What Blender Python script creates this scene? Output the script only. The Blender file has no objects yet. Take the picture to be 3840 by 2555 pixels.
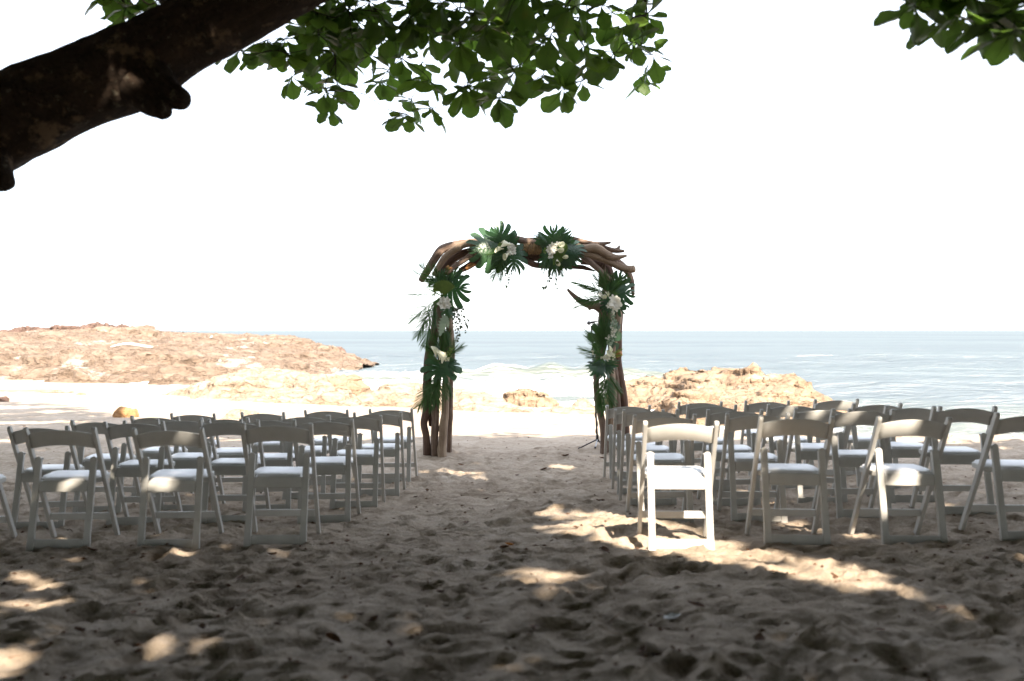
import bpy, bmesh, math, random
import numpy as np
from mathutils import Vector, Matrix, Quaternion
from mathutils.bvhtree import BVHTree

# ------------------------------------------------------------------ camera, sky, sun, exposure
SC = bpy.context.scene
COL = SC.collection
CAMZ = 1.6
FPX = 35.0 / 36.0 * 3840.0                 # focal length in photograph pixels
PITCH = math.atan(37.5 / FPX)
cam_data = bpy.data.cameras.new('camera')
cam_data.lens = 35.0
cam_data.sensor_width = 36.0
cam_data.clip_start = 0.05
cam_data.clip_end = 60000.0
cam_data.dof.use_dof = True
cam_data.dof.focus_distance = 12.9
cam_data.dof.aperture_fstop = 1.9
cam = bpy.data.objects.new('camera', cam_data)
cam.location = (0, 0, CAMZ)
cam.rotation_euler = (math.pi / 2 - PITCH, 0, 0)
COL.objects.link(cam)
SC.camera = cam

SUN_EL = math.radians(41.0)
SUN_H = Vector((0.39, -0.92)).normalized()          # horizontal direction towards the sun
TOSUN = Vector((SUN_H.x * math.cos(SUN_EL), SUN_H.y * math.cos(SUN_EL), math.sin(SUN_EL)))
SUN_ROT = math.atan2(SUN_H.x, SUN_H.y)

world = bpy.data.worlds.new('World')
SC.world = world
world.use_nodes = True
wn = world.node_tree.nodes
bg = wn['Background']
sky = wn.new('ShaderNodeTexSky')
sky.sky_type = 'NISHITA'
sky.sun_disc = False
sky.sun_elevation = SUN_EL
sky.sun_rotation = SUN_ROT
sky.altitude = 0.0
sky.air_density = 1.0
sky.dust_density = 1.0
sky.ozone_density = 1.0
veil = wn.new('ShaderNodeMix'); veil.data_type = 'RGBA'      # thin even white overcast over the blue
veil.inputs[0].default_value = 0.68
veil.inputs[7].default_value = (5.5, 5.7, 6.15, 1)
world.node_tree.links.new(sky.outputs[0], veil.inputs[6])
world.node_tree.links.new(veil.outputs[2], bg.inputs[0])
bg.inputs[1].default_value = 0.13

sun_data = bpy.data.lights.new('sun', 'SUN')
sun_data.energy = 4.9
sun_data.angle = math.radians(0.53)
sun_data.color = (1.0, 0.88, 0.73)
sun = bpy.data.objects.new('sun', sun_data)
sun.rotation_euler = (-TOSUN).to_track_quat('-Z', 'Y').to_euler()
sun.location = TOSUN * 40
COL.objects.link(sun)

SC.view_settings.view_transform = 'Standard'
SC.view_settings.look = 'None'
SC.view_settings.exposure = 1.85
SC.view_settings.gamma = 1.0
SC.view_settings.use_curve_mapping = False
SC.cycles.use_denoising = True
SC.cycles.max_bounces = 8
SC.cycles.transparent_max_bounces = 8
SC.cycles.sample_clamp_indirect = 6.0

# ------------------------------------------------------------------ pixel -> world
FWD = Vector((0, math.cos(PITCH), -math.sin(PITCH)))
UPV = Vector((0, math.sin(PITCH), math.cos(PITCH)))

def ray(px, py):
    d = FWD + Vector((1, 0, 0)) * ((px - 1920.0) / FPX) - UPV * ((py - 1277.5) / FPX)
    return d / d.y

def P(px, py, Y):
    return Vector((0, 0, CAMZ)) + ray(px, py) * Y

# ------------------------------------------------------------------ object helpers
def mesh_from(verts, faces, name='mesh', smooth=True):
    me = bpy.data.meshes.new(name)
    if isinstance(verts, np.ndarray):
        verts = verts.tolist()
    me.from_pydata(verts, [], faces)
    if smooth:
        me.polygons.foreach_set('use_smooth', [True] * len(me.polygons))
    me.update()
    return me

def grid_mesh(V, nu, nv, name, keep=None):
    """V: (nu*nv,3) array in row-major (u rows, v columns)."""
    idx = np.arange(nu * nv).reshape(nu, nv)
    q = np.stack([idx[:-1, :-1], idx[:-1, 1:], idx[1:, 1:], idx[1:, :-1]], -1).reshape(-1, 4)
    if keep is not None:
        q = q[keep.reshape(-1)]
        used = np.unique(q)
        remap = -np.ones(nu * nv, int); remap[used] = np.arange(len(used))
        q = remap[q]; V = V[used]
    else:
        used = None
    me = bpy.data.meshes.new(name)
    me.vertices.add(len(V)); me.vertices.foreach_set('co', V.astype(np.float32).ravel())
    me.loops.add(q.size); me.loops.foreach_set('vertex_index', q.astype(np.int32).ravel())
    me.polygons.add(len(q))
    me.polygons.foreach_set('loop_start', np.arange(0, q.size, 4, dtype=np.int32))
    me.polygons.foreach_set('loop_total', np.full(len(q), 4, dtype=np.int32))
    me.update(calc_edges=True)
    me.polygons.foreach_set('use_smooth', np.ones(len(q), bool))
    me.validate()
    return me, used

def obj(name, me, mat=None, parent=None, mw=None):
    o = bpy.data.objects.new(name, me)
    if mat is not None and me is not None and len(me.materials) == 0:
        me.materials.append(mat)
    COL.objects.link(o)
    if parent is not None:
        o.parent = parent
    if mw is not None:
        o.matrix_basis = mw
    return o

def tag(o, label=None, cat=None, group=None, kind=None):
    if label: o['label'] = label
    if cat: o['category'] = cat
    if group: o['group'] = group
    if kind: o['kind'] = kind
    return o

def empty(name, loc, rz=0.0):
    o = bpy.data.objects.new(name, None)
    o.location = loc; o.rotation_euler = (0, 0, rz)
    o.empty_display_size = 0.1
    COL.objects.link(o)
    return o

# ------------------------------------------------------------------ numpy gradient noise
_rng = np.random.RandomState(7)
_perm = np.tile(_rng.permutation(256), 3)
_g = _rng.randn(256, 3); _g /= np.linalg.norm(_g, axis=1)[:, None]

def perlin(x, y, z):
    x = np.asarray(x, float); y = np.asarray(y, float); z = np.asarray(z, float) + 0 * x
    xi = np.floor(x).astype(int); yi = np.floor(y).astype(int); zi = np.floor(z).astype(int)
    xf = x - xi; yf = y - yi; zf = z - zi
    xi &= 255; yi &= 255; zi &= 255
    u = xf * xf * xf * (xf * (xf * 6 - 15) + 10)
    v = yf * yf * yf * (yf * (yf * 6 - 15) + 10)
    w = zf * zf * zf * (zf * (zf * 6 - 15) + 10)
    def gr(dx, dy, dz):
        h = _perm[_perm[_perm[(xi + dx) & 255] + ((yi + dy) & 255)] + ((zi + dz) & 255)]
        g = _g[h]
        return g[..., 0] * (xf - dx) + g[..., 1] * (yf - dy) + g[..., 2] * (zf - dz)
    l = lambda a, b, t: a + (b - a) * t
    return 1.5 * l(l(l(gr(0,0,0), gr(1,0,0), u), l(gr(0,1,0), gr(1,1,0), u), v),
             l(l(gr(0,0,1), gr(1,0,1), u), l(gr(0,1,1), gr(1,1,1), u), v), w)

def fbm(x, y, z, oct=4, gain=0.5, ridged=False):
    a = 1.0; s = 0.0; f = 1.0
    for i in range(oct):
        n = perlin(x * f + 13.7 * i, y * f + 5.1 * i, z * f + 2.3 * i)
        if ridged: n = 1.0 - 2.0 * np.abs(n)
        s = s + a * n; a *= gain; f *= 2.03
    return s

def smoothstep(a, b, t):
    t = np.clip((t - a) / (b - a), 0, 1)
    return t * t * (3 - 2 * t)

# ------------------------------------------------------------------ materials
def new_mat(name):
    m = bpy.data.materials.new(name); m.use_nodes = True
    nt = m.node_tree
    return m, nt, nt.nodes['Principled BSDF'], nt.nodes['Material Output']

def coords(nt, kind='Object', scale=(1, 1, 1)):
    tc = nt.nodes.new('ShaderNodeTexCoord')
    mp = nt.nodes.new('ShaderNodeMapping')
    mp.inputs['Scale'].default_value = scale
    nt.links.new(tc.outputs[kind], mp.inputs[0])
    return mp.outputs[0]

def noise(nt, vec, scale, detail=4, rough=0.55, dist=0.0):
    n = nt.nodes.new('ShaderNodeTexNoise')
    n.inputs['Scale'].default_value = scale
    n.inputs['Detail'].default_value = detail
    n.inputs['Roughness'].default_value = rough
    n.inputs['Distortion'].default_value = dist
    if vec is not None: nt.links.new(vec, n.inputs['Vector'])
    return n.outputs['Fac']

def ramp(nt, fac, stops):
    r = nt.nodes.new('ShaderNodeValToRGB')
    el = r.color_ramp.elements
    while len(el) < len(stops): el.new(0.5)
    for e, (p, c) in zip(el, stops):
        e.position = p
        e.color = (c[0], c[1], c[2], 1) if len(c) == 3 else c
    nt.links.new(fac, r.inputs[0])
    return r.outputs[0]

def mixc(nt, fac, a, b, mode='MIX'):
    m = nt.nodes.new('ShaderNodeMix'); m.data_type = 'RGBA'; m.blend_type = mode
    for sock, v in ((m.inputs[0], fac), (m.inputs[6], a), (m.inputs[7], b)):
        if hasattr(v, 'is_output'): nt.links.new(v, sock)
        elif isinstance(v, (int, float)): sock.default_value = v
        else: sock.default_value = (v[0], v[1], v[2], 1)
    return m.outputs[2]

def bump(nt, bsdf, height, dist=0.01, strength=1.0, normal=None):
    b = nt.nodes.new('ShaderNodeBump')
    b.inputs['Distance'].default_value = dist
    b.inputs['Strength'].default_value = strength
    nt.links.new(height, b.inputs['Height'])
    if normal is not None: nt.links.new(normal, b.inputs['Normal'])
    if bsdf is not None: nt.links.new(b.outputs[0], bsdf.inputs['Normal'])
    return b.outputs[0]

def math_node(nt, op, a, b=0.0, clamp=False):
    m = nt.nodes.new('ShaderNodeMath'); m.operation = op; m.use_clamp = clamp
    for s, v in ((m.inputs[0], a), (m.inputs[1], b)):
        if hasattr(v, 'is_output'): nt.links.new(v, s)
        else: s.default_value = v
    return m.outputs[0]

def simple_mat(name, c1, c2, scale=8, rough=0.6, bumpd=0.0, spec=0.3, kind='Object', sc=(1, 1, 1)):
    m, nt, b, out = new_mat(name)
    v = coords(nt, kind, sc)
    n = noise(nt, v, scale, 5, 0.6)
    nt.links.new(ramp(nt, n, [(0.3, c1), (0.7, c2)]), b.inputs['Base Color'])
    b.inputs['Roughness'].default_value = rough
    b.inputs['Specular IOR Level'].default_value = spec
    if bumpd: bump(nt, b, noise(nt, v, scale * 3, 4), bumpd)
    return m

M = {}
def leaf_mat(name, c1, c2, trans, tw=0.45, rough=0.45, spec=0.4, edge=None):
    """thin leaf: surface colour varies per leaf, light comes through it."""
    m, nt, b, out = new_mat(name)
    oi = nt.nodes.new('ShaderNodeObjectInfo')
    v = coords(nt, 'Object')
    n = noise(nt, v, 6.0, 3)
    f = math_node(nt, 'MULTIPLY', n, 0.5)
    f = math_node(nt, 'ADD', f, math_node(nt, 'MULTIPLY', oi.outputs['Random'], 0.6))
    col = ramp(nt, f, [(0.15, c1), (0.85, c2)])
    if edge is not None:
        ed = ramp(nt, noise(nt, v, 2.7, 4, 0.7), [(0.60, (0, 0, 0)), (0.70, (1, 1, 1))])
        col = mixc(nt, math_node(nt, 'MULTIPLY', ed, 0.5), col, edge)
    nt.links.new(col, b.inputs['Base Color'])
    b.inputs['Roughness'].default_value = rough
    b.inputs['Specular IOR Level'].default_value = spec
    bump(nt, b, noise(nt, v, 14.0, 3), 0.004)
    t = nt.nodes.new('ShaderNodeBsdfTranslucent')
    nt.links.new(mixc(nt, 1.0, col, trans, 'MULTIPLY'), t.inputs[0])
    ms = nt.nodes.new('ShaderNodeMixShader'); ms.inputs[0].default_value = tw
    nt.links.new(b.outputs[0], ms.inputs[1]); nt.links.new(t.outputs[0], ms.inputs[2])
    nt.links.new(ms.outputs[0], out.inputs[0])
    return m

M['almond'] = leaf_mat('almond_leaf', (0.045, 0.085, 0.018), (0.075, 0.13, 0.03), (2.6, 2.7, 1.6), 0.42, 0.38, 0.4, edge=(0.10, 0.10, 0.02))
M['canopy'] = leaf_mat('canopy_leaf', (0.035, 0.07, 0.015), (0.06, 0.11, 0.025), (1.3, 1.3, 0.7), 0.32, 0.5, 0.3)
M['monstera'] = leaf_mat('monstera_leaf', (0.022, 0.060, 0.028), (0.036, 0.085, 0.036), (1.5, 1.9, 1.0), 0.18, 0.32, 0.5)
M['palm'] = leaf_mat('palm_leaf', (0.035, 0.085, 0.028), (0.06, 0.12, 0.035), (1.5, 1.8, 0.9), 0.25, 0.4, 0.4)
M['fresh'] = leaf_mat('fresh_leaf', (0.10, 0.17, 0.045), (0.19, 0.26, 0.08), (1.4, 1.5, 0.8), 0.3, 0.45, 0.3)
M['variegated'] = leaf_mat('variegated_leaf', (0.18, 0.25, 0.17), (0.42, 0.48, 0.40), (1.2, 1.3, 1.0), 0.3, 0.45, 0.3)
M['ivy'] = leaf_mat('ivy_leaf', (0.035, 0.05, 0.025), (0.06, 0.08, 0.04), (1.3, 1.4, 0.9), 0.25, 0.5, 0.3)
M['petal'] = leaf_mat('white_petal', (0.74, 0.73, 0.64), (0.82, 0.80, 0.74), (1.0, 1.0, 0.9), 0.3, 0.5, 0.25)
M['cream'] = leaf_mat('cream_petal', (0.70, 0.70, 0.52), (0.80, 0.79, 0.66), (1.0, 1.0, 0.8), 0.3, 0.5, 0.25)
M['dead_leaf'] = simple_mat('dead_leaf', (0.06, 0.03, 0.018), (0.16, 0.075, 0.03), 5, 0.8)
M['orange_leaf'] = simple_mat('orange_leaf', (0.55, 0.19, 0.02), (0.68, 0.30, 0.04), 5, 0.6)
M['twig'] = simple_mat('twig_bark', (0.03, 0.022, 0.018), (0.06, 0.045, 0.035), 20, 0.8)

# white moulded resin of the chairs
m, nt, b, out = new_mat('white_resin')
v = coords(nt, 'Object')
oi = nt.nodes.new('ShaderNodeObjectInfo')
c = ramp(nt, noise(nt, v, 3.5, 5, 0.65), [(0.25, (0.43, 0.42, 0.385)), (0.6, (0.53, 0.52, 0.49))])
c = mixc(nt, ramp(nt, noise(nt, v, 34, 3, 0.6), [(0.66, (0, 0, 0)), (0.74, (0.35, 0.35, 0.35))]), c, (0.36, 0.32, 0.27))
nt.links.new(c, b.inputs['Base Color'])
b.inputs['Roughness'].default_value = 0.42
b.inputs['Specular IOR Level'].default_value = 0.4
bump(nt, b, noise(nt, v, 260, 2), 0.0006)
M['resin'] = m
m, nt, b, out = new_mat('white_vinyl')
v = coords(nt, 'Object')
nt.links.new(ramp(nt, noise(nt, v, 5, 4), [(0.3, (0.72, 0.72, 0.72)), (0.7, (0.80, 0.80, 0.80))]), b.inputs['Base Color'])
b.inputs['Roughness'].default_value = 0.38
bump(nt, b, noise(nt, v, 9, 4), 0.006)
M['vinyl'] = m
M['hole_pin'] = simple_mat('steel_pin', (0.35, 0.35, 0.36), (0.5, 0.5, 0.5), 30, 0.4)

def wood_mat(name, dark, mid, light, ring=1.0, bark_scale=1.0, bd=0.006):
    m, nt, b, out = new_mat(name)
    tc = nt.nodes.new('ShaderNodeTexCoord')
    oi = nt.nodes.new('ShaderNodeObjectInfo')
    sh = nt.nodes.new('ShaderNodeVectorMath'); sh.operation = 'ADD'
    cmb = nt.nodes.new('ShaderNodeCombineXYZ')
    nt.links.new(math_node(nt, 'MULTIPLY', oi.outputs['Random'], 37.0), cmb.inputs[0])
    nt.links.new(math_node(nt, 'MULTIPLY', oi.outputs['Random'], 61.0), cmb.inputs[1])
    nt.links.new(tc.outputs['UV'], sh.inputs[0]); nt.links.new(cmb.outputs[0], sh.inputs[1])
    mp = nt.nodes.new('ShaderNodeMapping'); mp.inputs['Scale'].default_value = (9.0 * bark_scale, 1.1 * bark_scale, 1)
    nt.links.new(sh.outputs[0], mp.inputs[0])
    grain = noise(nt, mp.outputs[0], 1.6, 7, 0.68, 0.6)
    v2 = coords(nt, 'Object')
    blot = noise(nt, v2, 4.5, 5, 0.6)
    f = math_node(nt, 'ADD', math_node(nt, 'MULTIPLY', grain, 0.62), math_node(nt, 'MULTIPLY', blot, 0.45))
    col = ramp(nt, f, [(0.36, dark), (0.52, mid), (0.68, light)])
    nt.links.new(col, b.inputs['Base Color'])
    b.inputs['Roughness'].default_value = 0.75
    b.inputs['Specular IOR Level'].default_value = 0.25
    bump(nt, b, grain, bd)
    return m
M['drift'] = wood_mat('driftwood', (0.085, 0.055, 0.041), (0.165, 0.115, 0.088), (0.27, 0.20, 0.155))
M['drift_pale'] = wood_mat('pale_driftwood', (0.14, 0.095, 0.065), (0.25, 0.18, 0.125), (0.35, 0.265, 0.19))
M['drift_dark'] = wood_mat('dark_driftwood', (0.055, 0.032, 0.024), (0.105, 0.064, 0.048), (0.18, 0.115, 0.085))
M['bleached'] = wood_mat('bleached_driftwood', (0.45, 0.42, 0.38), (0.6, 0.57, 0.52), (0.7, 0.68, 0.64))
M['heart'] = wood_mat('torn_heartwood', (0.20, 0.09, 0.035), (0.36, 0.17, 0.07), (0.46, 0.25, 0.11))
M['rope'] = simple_mat('palm_fibre_rope', (0.16, 0.10, 0.05), (0.30, 0.20, 0.10), 40, 0.9, 0.002)

# bark of the big limb: dark, lichen patches
m, nt, b, out = new_mat('almond_bark')
v = coords(nt, 'Object')
tcu = coords(nt, 'UV', (4, 1.4, 1))
g = noise(nt, tcu, 2.5, 8, 0.7, 0.8)
c = ramp(nt, g, [(0.35, (0.020, 0.014, 0.010)), (0.55, (0.050, 0.034, 0.024)), (0.72, (0.10, 0.066, 0.043))])
lich = ramp(nt, noise(nt, v, 5.5, 6, 0.72), [(0.55, (0, 0, 0)), (0.63, (1, 1, 1))])
c = mixc(nt, math_node(nt, 'MULTIPLY', lich, 0.8), c, (0.20, 0.14, 0.085))
lich2 = ramp(nt, noise(nt, v, 17, 5, 0.7), [(0.60, (0, 0, 0)), (0.66, (1, 1, 1))])
c = mixc(nt, math_node(nt, 'MULTIPLY', lich2, 0.55), c, (0.22, 0.20, 0.15))
nt.links.new(c, b.inputs['Base Color'])
b.inputs['Roughness'].default_value = 0.9
b.inputs['Specular IOR Level'].default_value = 0.15
n2 = bump(nt, None, noise(nt, v, 9, 7, 0.7), 0.09)
bump(nt, b, g, 0.03, 1.0, n2)
M['bark'] = m

# sand
m, nt, b, out = new_mat('beach_sand')
v = coords(nt, 'Object')
big = noise(nt, v, 0.9, 5, 0.6)
med = noise(nt, v, 9.0, 6, 0.65)
fine = noise(nt, v, 190.0, 3, 0.6)
f = math_node(nt, 'ADD', math_node(nt, 'MULTIPLY', big, 0.45), math_node(nt, 'MULTIPLY', med, 0.55))
c = ramp(nt, f, [(0.34, (0.30, 0.232, 0.17)), (0.5, (0.48, 0.39, 0.30)), (0.66, (0.60, 0.51, 0.415))])
c = mixc(nt, ramp(nt, fine, [(0.35, (0.35, 0.35, 0.35)), (0.6, (0, 0, 0))]), c, (0.22, 0.165, 0.12))
speck = ramp(nt, noise(nt, v, 38.0, 4, 0.75), [(0.66, (0, 0, 0)), (0.72, (1, 1, 1))])
c = mixc(nt, math_node(nt, 'MULTIPLY', speck, 0.55), c, (0.10, 0.06, 0.04))
wet = nt.nodes.new('ShaderNodeAttribute'); wet.attribute_name = 'wet'
c = mixc(nt, wet.outputs['Fac'], c, (0.34, 0.29, 0.25))
nt.links.new(c, b.inputs['Base Color'])
rr = nt.nodes.new('ShaderNodeMapRange'); nt.links.new(wet.outputs['Fac'], rr.inputs[0])
rr.inputs[3].default_value = 0.9; rr.inputs[4].default_value = 0.35
nt.links.new(rr.outputs[0], b.inputs['Roughness'])
b.inputs['Specular IOR Level'].default_value = 0.2
n1 = bump(nt, None, noise(nt, v, 22, 6, 0.7), 0.040)
bump(nt, b, fine, 0.004, 1.0, n1)
M['sand'] = m

# rock
def rock_mat(name, dark, mid, light, white=0.0, scale=1.0, bd=0.12):
    m, nt, b, out = new_mat(name)
    geo = nt.nodes.new('ShaderNodeNewGeometry')
    mp = nt.nodes.new('ShaderNodeMapping'); mp.inputs['Scale'].default_value = (scale, scale, scale * 2.2)
    mp.inputs['Rotation'].default_value = (0.12, -0.16, 0)
    nt.links.new(geo.outputs['Position'], mp.inputs[0])
    v = mp.outputs[0]
    a = noise(nt, v, 0.7, 8, 0.68, 0.7)
    d = noise(nt, v, 4.0, 7, 0.7, 0.3)
    f = math_node(nt, 'ADD', math_node(nt, 'MULTIPLY', a, 0.55), math_node(nt, 'MULTIPLY', d, 0.5))
    c = ramp(nt, f, [(0.36, dark), (0.52, mid), (0.66, light)])
    if white:
        w = ramp(nt, noise(nt, v, 0.55, 6, 0.7), [(0.60, (0, 0, 0)), (0.68, (1, 1, 1))])
        c = mixc(nt, math_node(nt, 'MULTIPLY', w, white), c, (0.72, 0.69, 0.63))
    nt.links.new(c, b.inputs['Base Color'])
    b.inputs['Roughness'].default_value = 0.9
    b.inputs['Specular IOR Level'].default_value = 0.15
    vo = nt.nodes.new('ShaderNodeTexVoronoi'); vo.feature = 'DISTANCE_TO_EDGE'
    vo.inputs['Scale'].default_value = 1.1
    wv = nt.nodes.new('ShaderNodeVectorMath'); wv.operation = 'ADD'
    nt.links.new(v, wv.inputs[0])
    nz = nt.nodes.new('ShaderNodeTexNoise'); nz.inputs['Scale'].default_value = 1.5; nz.inputs['Detail'].default_value = 5
    nt.links.new(v, nz.inputs['Vector']); nt.links.new(nz.outputs['Color'], wv.inputs[1])
    nt.links.new(wv.outputs[0], vo.inputs['Vector'])
    cr = math_node(nt, 'MINIMUM', math_node(nt, 'MULTIPLY', vo.outputs['Distance'], 9.0), 1.0)
    n1 = bump(nt, None, cr, bd * 0.45)
    bump(nt, b, d, bd, 1.0, n1)
    return m
M['reef'] = rock_mat('reef_rock', (0.15, 0.105, 0.073), (0.26, 0.192, 0.142), (0.34, 0.265, 0.205), 0.6, 0.6, 0.35)
M['tan_rock'] = rock_mat('tan_rock', (0.175, 0.118, 0.075), (0.275, 0.198, 0.136), (0.345, 0.262, 0.19), 0.3, 1.6, 0.06)
M['pale_rock'] = rock_mat('pale_rock', (0.26, 0.19, 0.13), (0.37, 0.29, 0.215), (0.44, 0.36, 0.28), 0.5, 1.4, 0.12)
M['red_rock'] = rock_mat('reddish_rock', (0.12, 0.075, 0.060), (0.19, 0.125, 0.10), (0.26, 0.18, 0.145), 0.0, 0.9, 0.25)
M['yellow_rock'] = rock_mat('yellow_rock', (0.25, 0.13, 0.055), (0.33, 0.185, 0.085), (0.39, 0.235, 0.12), 0.0, 4.0, 0.02)

# sea
m, nt, b, out = new_mat('sea_water')
geo = nt.nodes.new('ShaderNodeNewGeometry')
def pos(sx, sy, rot=0.0):
    mp = nt.nodes.new('ShaderNodeMapping'); mp.inputs['Scale'].default_value = (sx, sy, 0.2)
    mp.inputs['Rotation'].default_value = (0, 0, rot)
    nt.links.new(geo.outputs['Position'], mp.inputs[0]); return mp.outputs[0]
fat = nt.nodes.new('ShaderNodeAttribute'); fat.attribute_name = 'foam'
shal = nt.nodes.new('ShaderNodeAttribute'); shal.attribute_name = 'shallow'
patch = noise(nt, pos(0.006, 0.03), 1.0, 4, 0.6)
deep = ramp(nt, patch, [(0.35, (0.070, 0.090, 0.098)), (0.65, (0.095, 0.122, 0.124))])
c = mixc(nt, shal.outputs['Fac'], deep, (0.125, 0.14, 0.10))
# lacy foam: thresholded stretched noise, amount given by the surf attribute
lace = noise(nt, pos(0.55, 1.5, 0.1), 1.0, 8, 0.66, 1.6)
lace2 = nt.nodes.new('ShaderNodeTexVoronoi'); lace2.feature = 'DISTANCE_TO_EDGE'
lace2.inputs['Scale'].default_value = 1.0
wv = nt.nodes.new('ShaderNodeVectorMath'); wv.operation = 'ADD'
nz = nt.nodes.new('ShaderNodeTexNoise'); nz.inputs['Scale'].default_value = 0.9; nz.inputs['Detail'].default_value = 5
nt.links.new(pos(1.1, 2.4), nz.inputs['Vector']); nt.links.new(nz.outputs['Color'], wv.inputs[1])
nt.links.new(pos(1.1, 2.4), wv.inputs[0]); nt.links.new(wv.outputs[0], lace2.inputs['Vector'])
web = math_node(nt, 'SUBTRACT', 0.30, math_node(nt, 'MULTIPLY', lace2.outputs['Distance'], 1.6))
f = math_node(nt, 'ADD', lace, web)
f = math_node(nt, 'ADD', f, math_node(nt, 'MULTIPLY', fat.outputs['Fac'], 1.36))
f = math_node(nt, 'SUBTRACT', f, 1.32)
foam = math_node(nt, 'MULTIPLY', f, 4.0, True)
c = mixc(nt, foam, c, (0.80, 0.80, 0.79))
nt.links.new(c, b.inputs['Base Color'])
b.inputs['Roughness'].default_value = 0.9
b.inputs['Specular IOR Level'].default_value = 0.0
w1 = noise(nt, pos(0.35, 1.1, 0.12), 1.0, 8, 0.62, 0.3)
w2 = noise(nt, pos(0.03, 0.10, -0.1), 1.0, 6, 0.6, 0.3)
n1 = bump(nt, None, w2, 2.2)
w3 = noise(nt, pos(1.3, 4.5, -0.15), 1.0, 5, 0.6, 0.2)
n2 = bump(nt, None, w1, 0.40, 1.0, n1)
n2 = bump(nt, None, w3, 0.10, 1.0, n2)
n3 = bump(nt, b, foam, 0.05, 1.0, n2)
gl = nt.nodes.new('ShaderNodeBsdfGlossy'); gl.inputs['Roughness'].default_value = 0.22
nt.links.new(n2, gl.inputs['Normal'])
ms = nt.nodes.new('ShaderNodeMixShader')
# ruffled sea: the many small facets turn only part of the surface into a mirror of the sky
nt.links.new(math_node(nt, 'MULTIPLY', math_node(nt, 'SUBTRACT', 1.0, foam), 0.24), ms.inputs[0])
nt.links.new(b.outputs[0], ms.inputs[1]); nt.links.new(gl.outputs[0], ms.inputs[2])
nt.links.new(ms.outputs[0], out.inputs[0])
M['sea'] = m

M['black_metal'] = simple_mat('black_metal', (0.012, 0.012, 0.014), (0.03, 0.03, 0.034), 20, 0.4, 0, 0.5)
M['mic_grille'] = simple_mat('mic_grille', (0.10, 0.10, 0.11), (0.22, 0.22, 0.24), 200, 0.4, 0.001, 0.6)
M['chrome'] = simple_mat('grey_metal', (0.35, 0.36, 0.38), (0.5, 0.5, 0.52), 20, 0.35, 0, 0.6)
M['bird_white'] = simple_mat('white_feathers', (0.72, 0.71, 0.68), (0.82, 0.81, 0.79), 30, 0.8, 0.003)
M['bird_beak'] = simple_mat('yellow_beak', (0.5, 0.3, 0.05), (0.6, 0.38, 0.08), 30, 0.5)
M['paper'] = simple_mat('white_scrap', (0.68, 0.68, 0.68), (0.78, 0.78, 0.78), 20, 0.7)
# ------------------------------------------------------------------ terrain functions
SEA_Z = -0.6
_sx = np.array([-200, -60, -25, -18, -12, -8, -4, 0, 2.5, 4, 7, 12, 40, 200.])
_sy = np.array([90, 66, 50, 43.5, 38.5, 34, 30, 28.3, 26.5, 23, 21.3, 20.2, 17, 10.])
def shore_y(x):
    return np.interp(x, _sx, _sy)
_dy = np.array([-60, -20, -5, 0, 3.4, 6.32, 8.2, 10.2, 12.8, 14.5])
_dd = np.array([0.1, 0.62, 0.86, 1.005, 1.195, 1.365, 1.472, 1.572, 1.628, 1.67])
def ground_z(x, y):
    x = np.asarray(x, float); y = np.asarray(y, float)
    ys = shore_y(x)
    near = np.interp(y, _dy, _dd)
    t = (y - 14.5) / (ys - 14.5)
    tc = np.clip(t, 0, 1)
    far = 1.67 + (2.2 - 1.67) * (0.75 * tc + 0.25 * tc * tc) + np.clip(y - ys, 0, 60) * 0.06
    d = np.where(y < 14.5, near, far)
    cross = np.where(x > 0, 0.022, 0.017) * np.clip(x, -9, 9) * (1 - smoothstep(11, 20, y))
    return CAMZ - d + cross
def GZ(x, y):
    return float(ground_z(np.array([x]), np.array([y]))[0])
def GP(px, py):
    """where the ray of a pixel meets the ground"""
    r = ray(px, py); Y = 8.0
    for i in range(60):
        p = Vector((0, 0, CAMZ)) + r * Y
        g = GZ(p.x, p.y)
        Y2 = (g - CAMZ) / r.z
        Y = 0.5 * Y + 0.5 * Y2
    p = Vector((0, 0, CAMZ)) + r * Y
    p.z = GZ(p.x, p.y)
    return p
def SP(px, py):
    """where the ray of a pixel meets the sea level"""
    r = ray(px, py)
    return Vector((0, 0, CAMZ)) + r * ((SEA_Z - CAMZ) / r.z)

# ------------------------------------------------------------------ sand sheet
def seg(a, b, n): return np.linspace(a, b, n, endpoint=False)
xs = np.concatenate([-np.geomspace(9, 200, 50)[::-1][:-1], seg(-9, -6.5, 34), seg(-6.5, 6.5, 430), np.linspace(6.5, 9, 34), np.geomspace(9, 200, 50)[1:]])
ysv = np.concatenate([-np.geomspace(1, 60, 22)[::-1], seg(-0.9, 2.2, 24), seg(2.2, 7.5, 250), seg(7.5, 11, 110), seg(11, 15, 90), seg(15, 30, 130), seg(30, 110, 60)])
XX, YY = np.meshgrid(xs, ysv)
ZZ = ground_z(XX, YY)
fade = smoothstep(90, 20, YY) * smoothstep(30, 10, np.abs(XX))
ZZ = ZZ + 0.030 * fbm(XX * 0.7, YY * 0.7, 1.0, 3) * fade
tramp = smoothstep(17, 12, YY) * smoothstep(14, 8, np.abs(XX))
ZZ = ZZ + tramp * 0.034 * fbm(XX * 2.6, YY * 2.6, 4.0, 4, 0.55, True) * 0.6
ZZ = ZZ + tramp * 0.008 * fbm(XX * 9.0, YY * 9.0, 9.0, 3)
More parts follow.
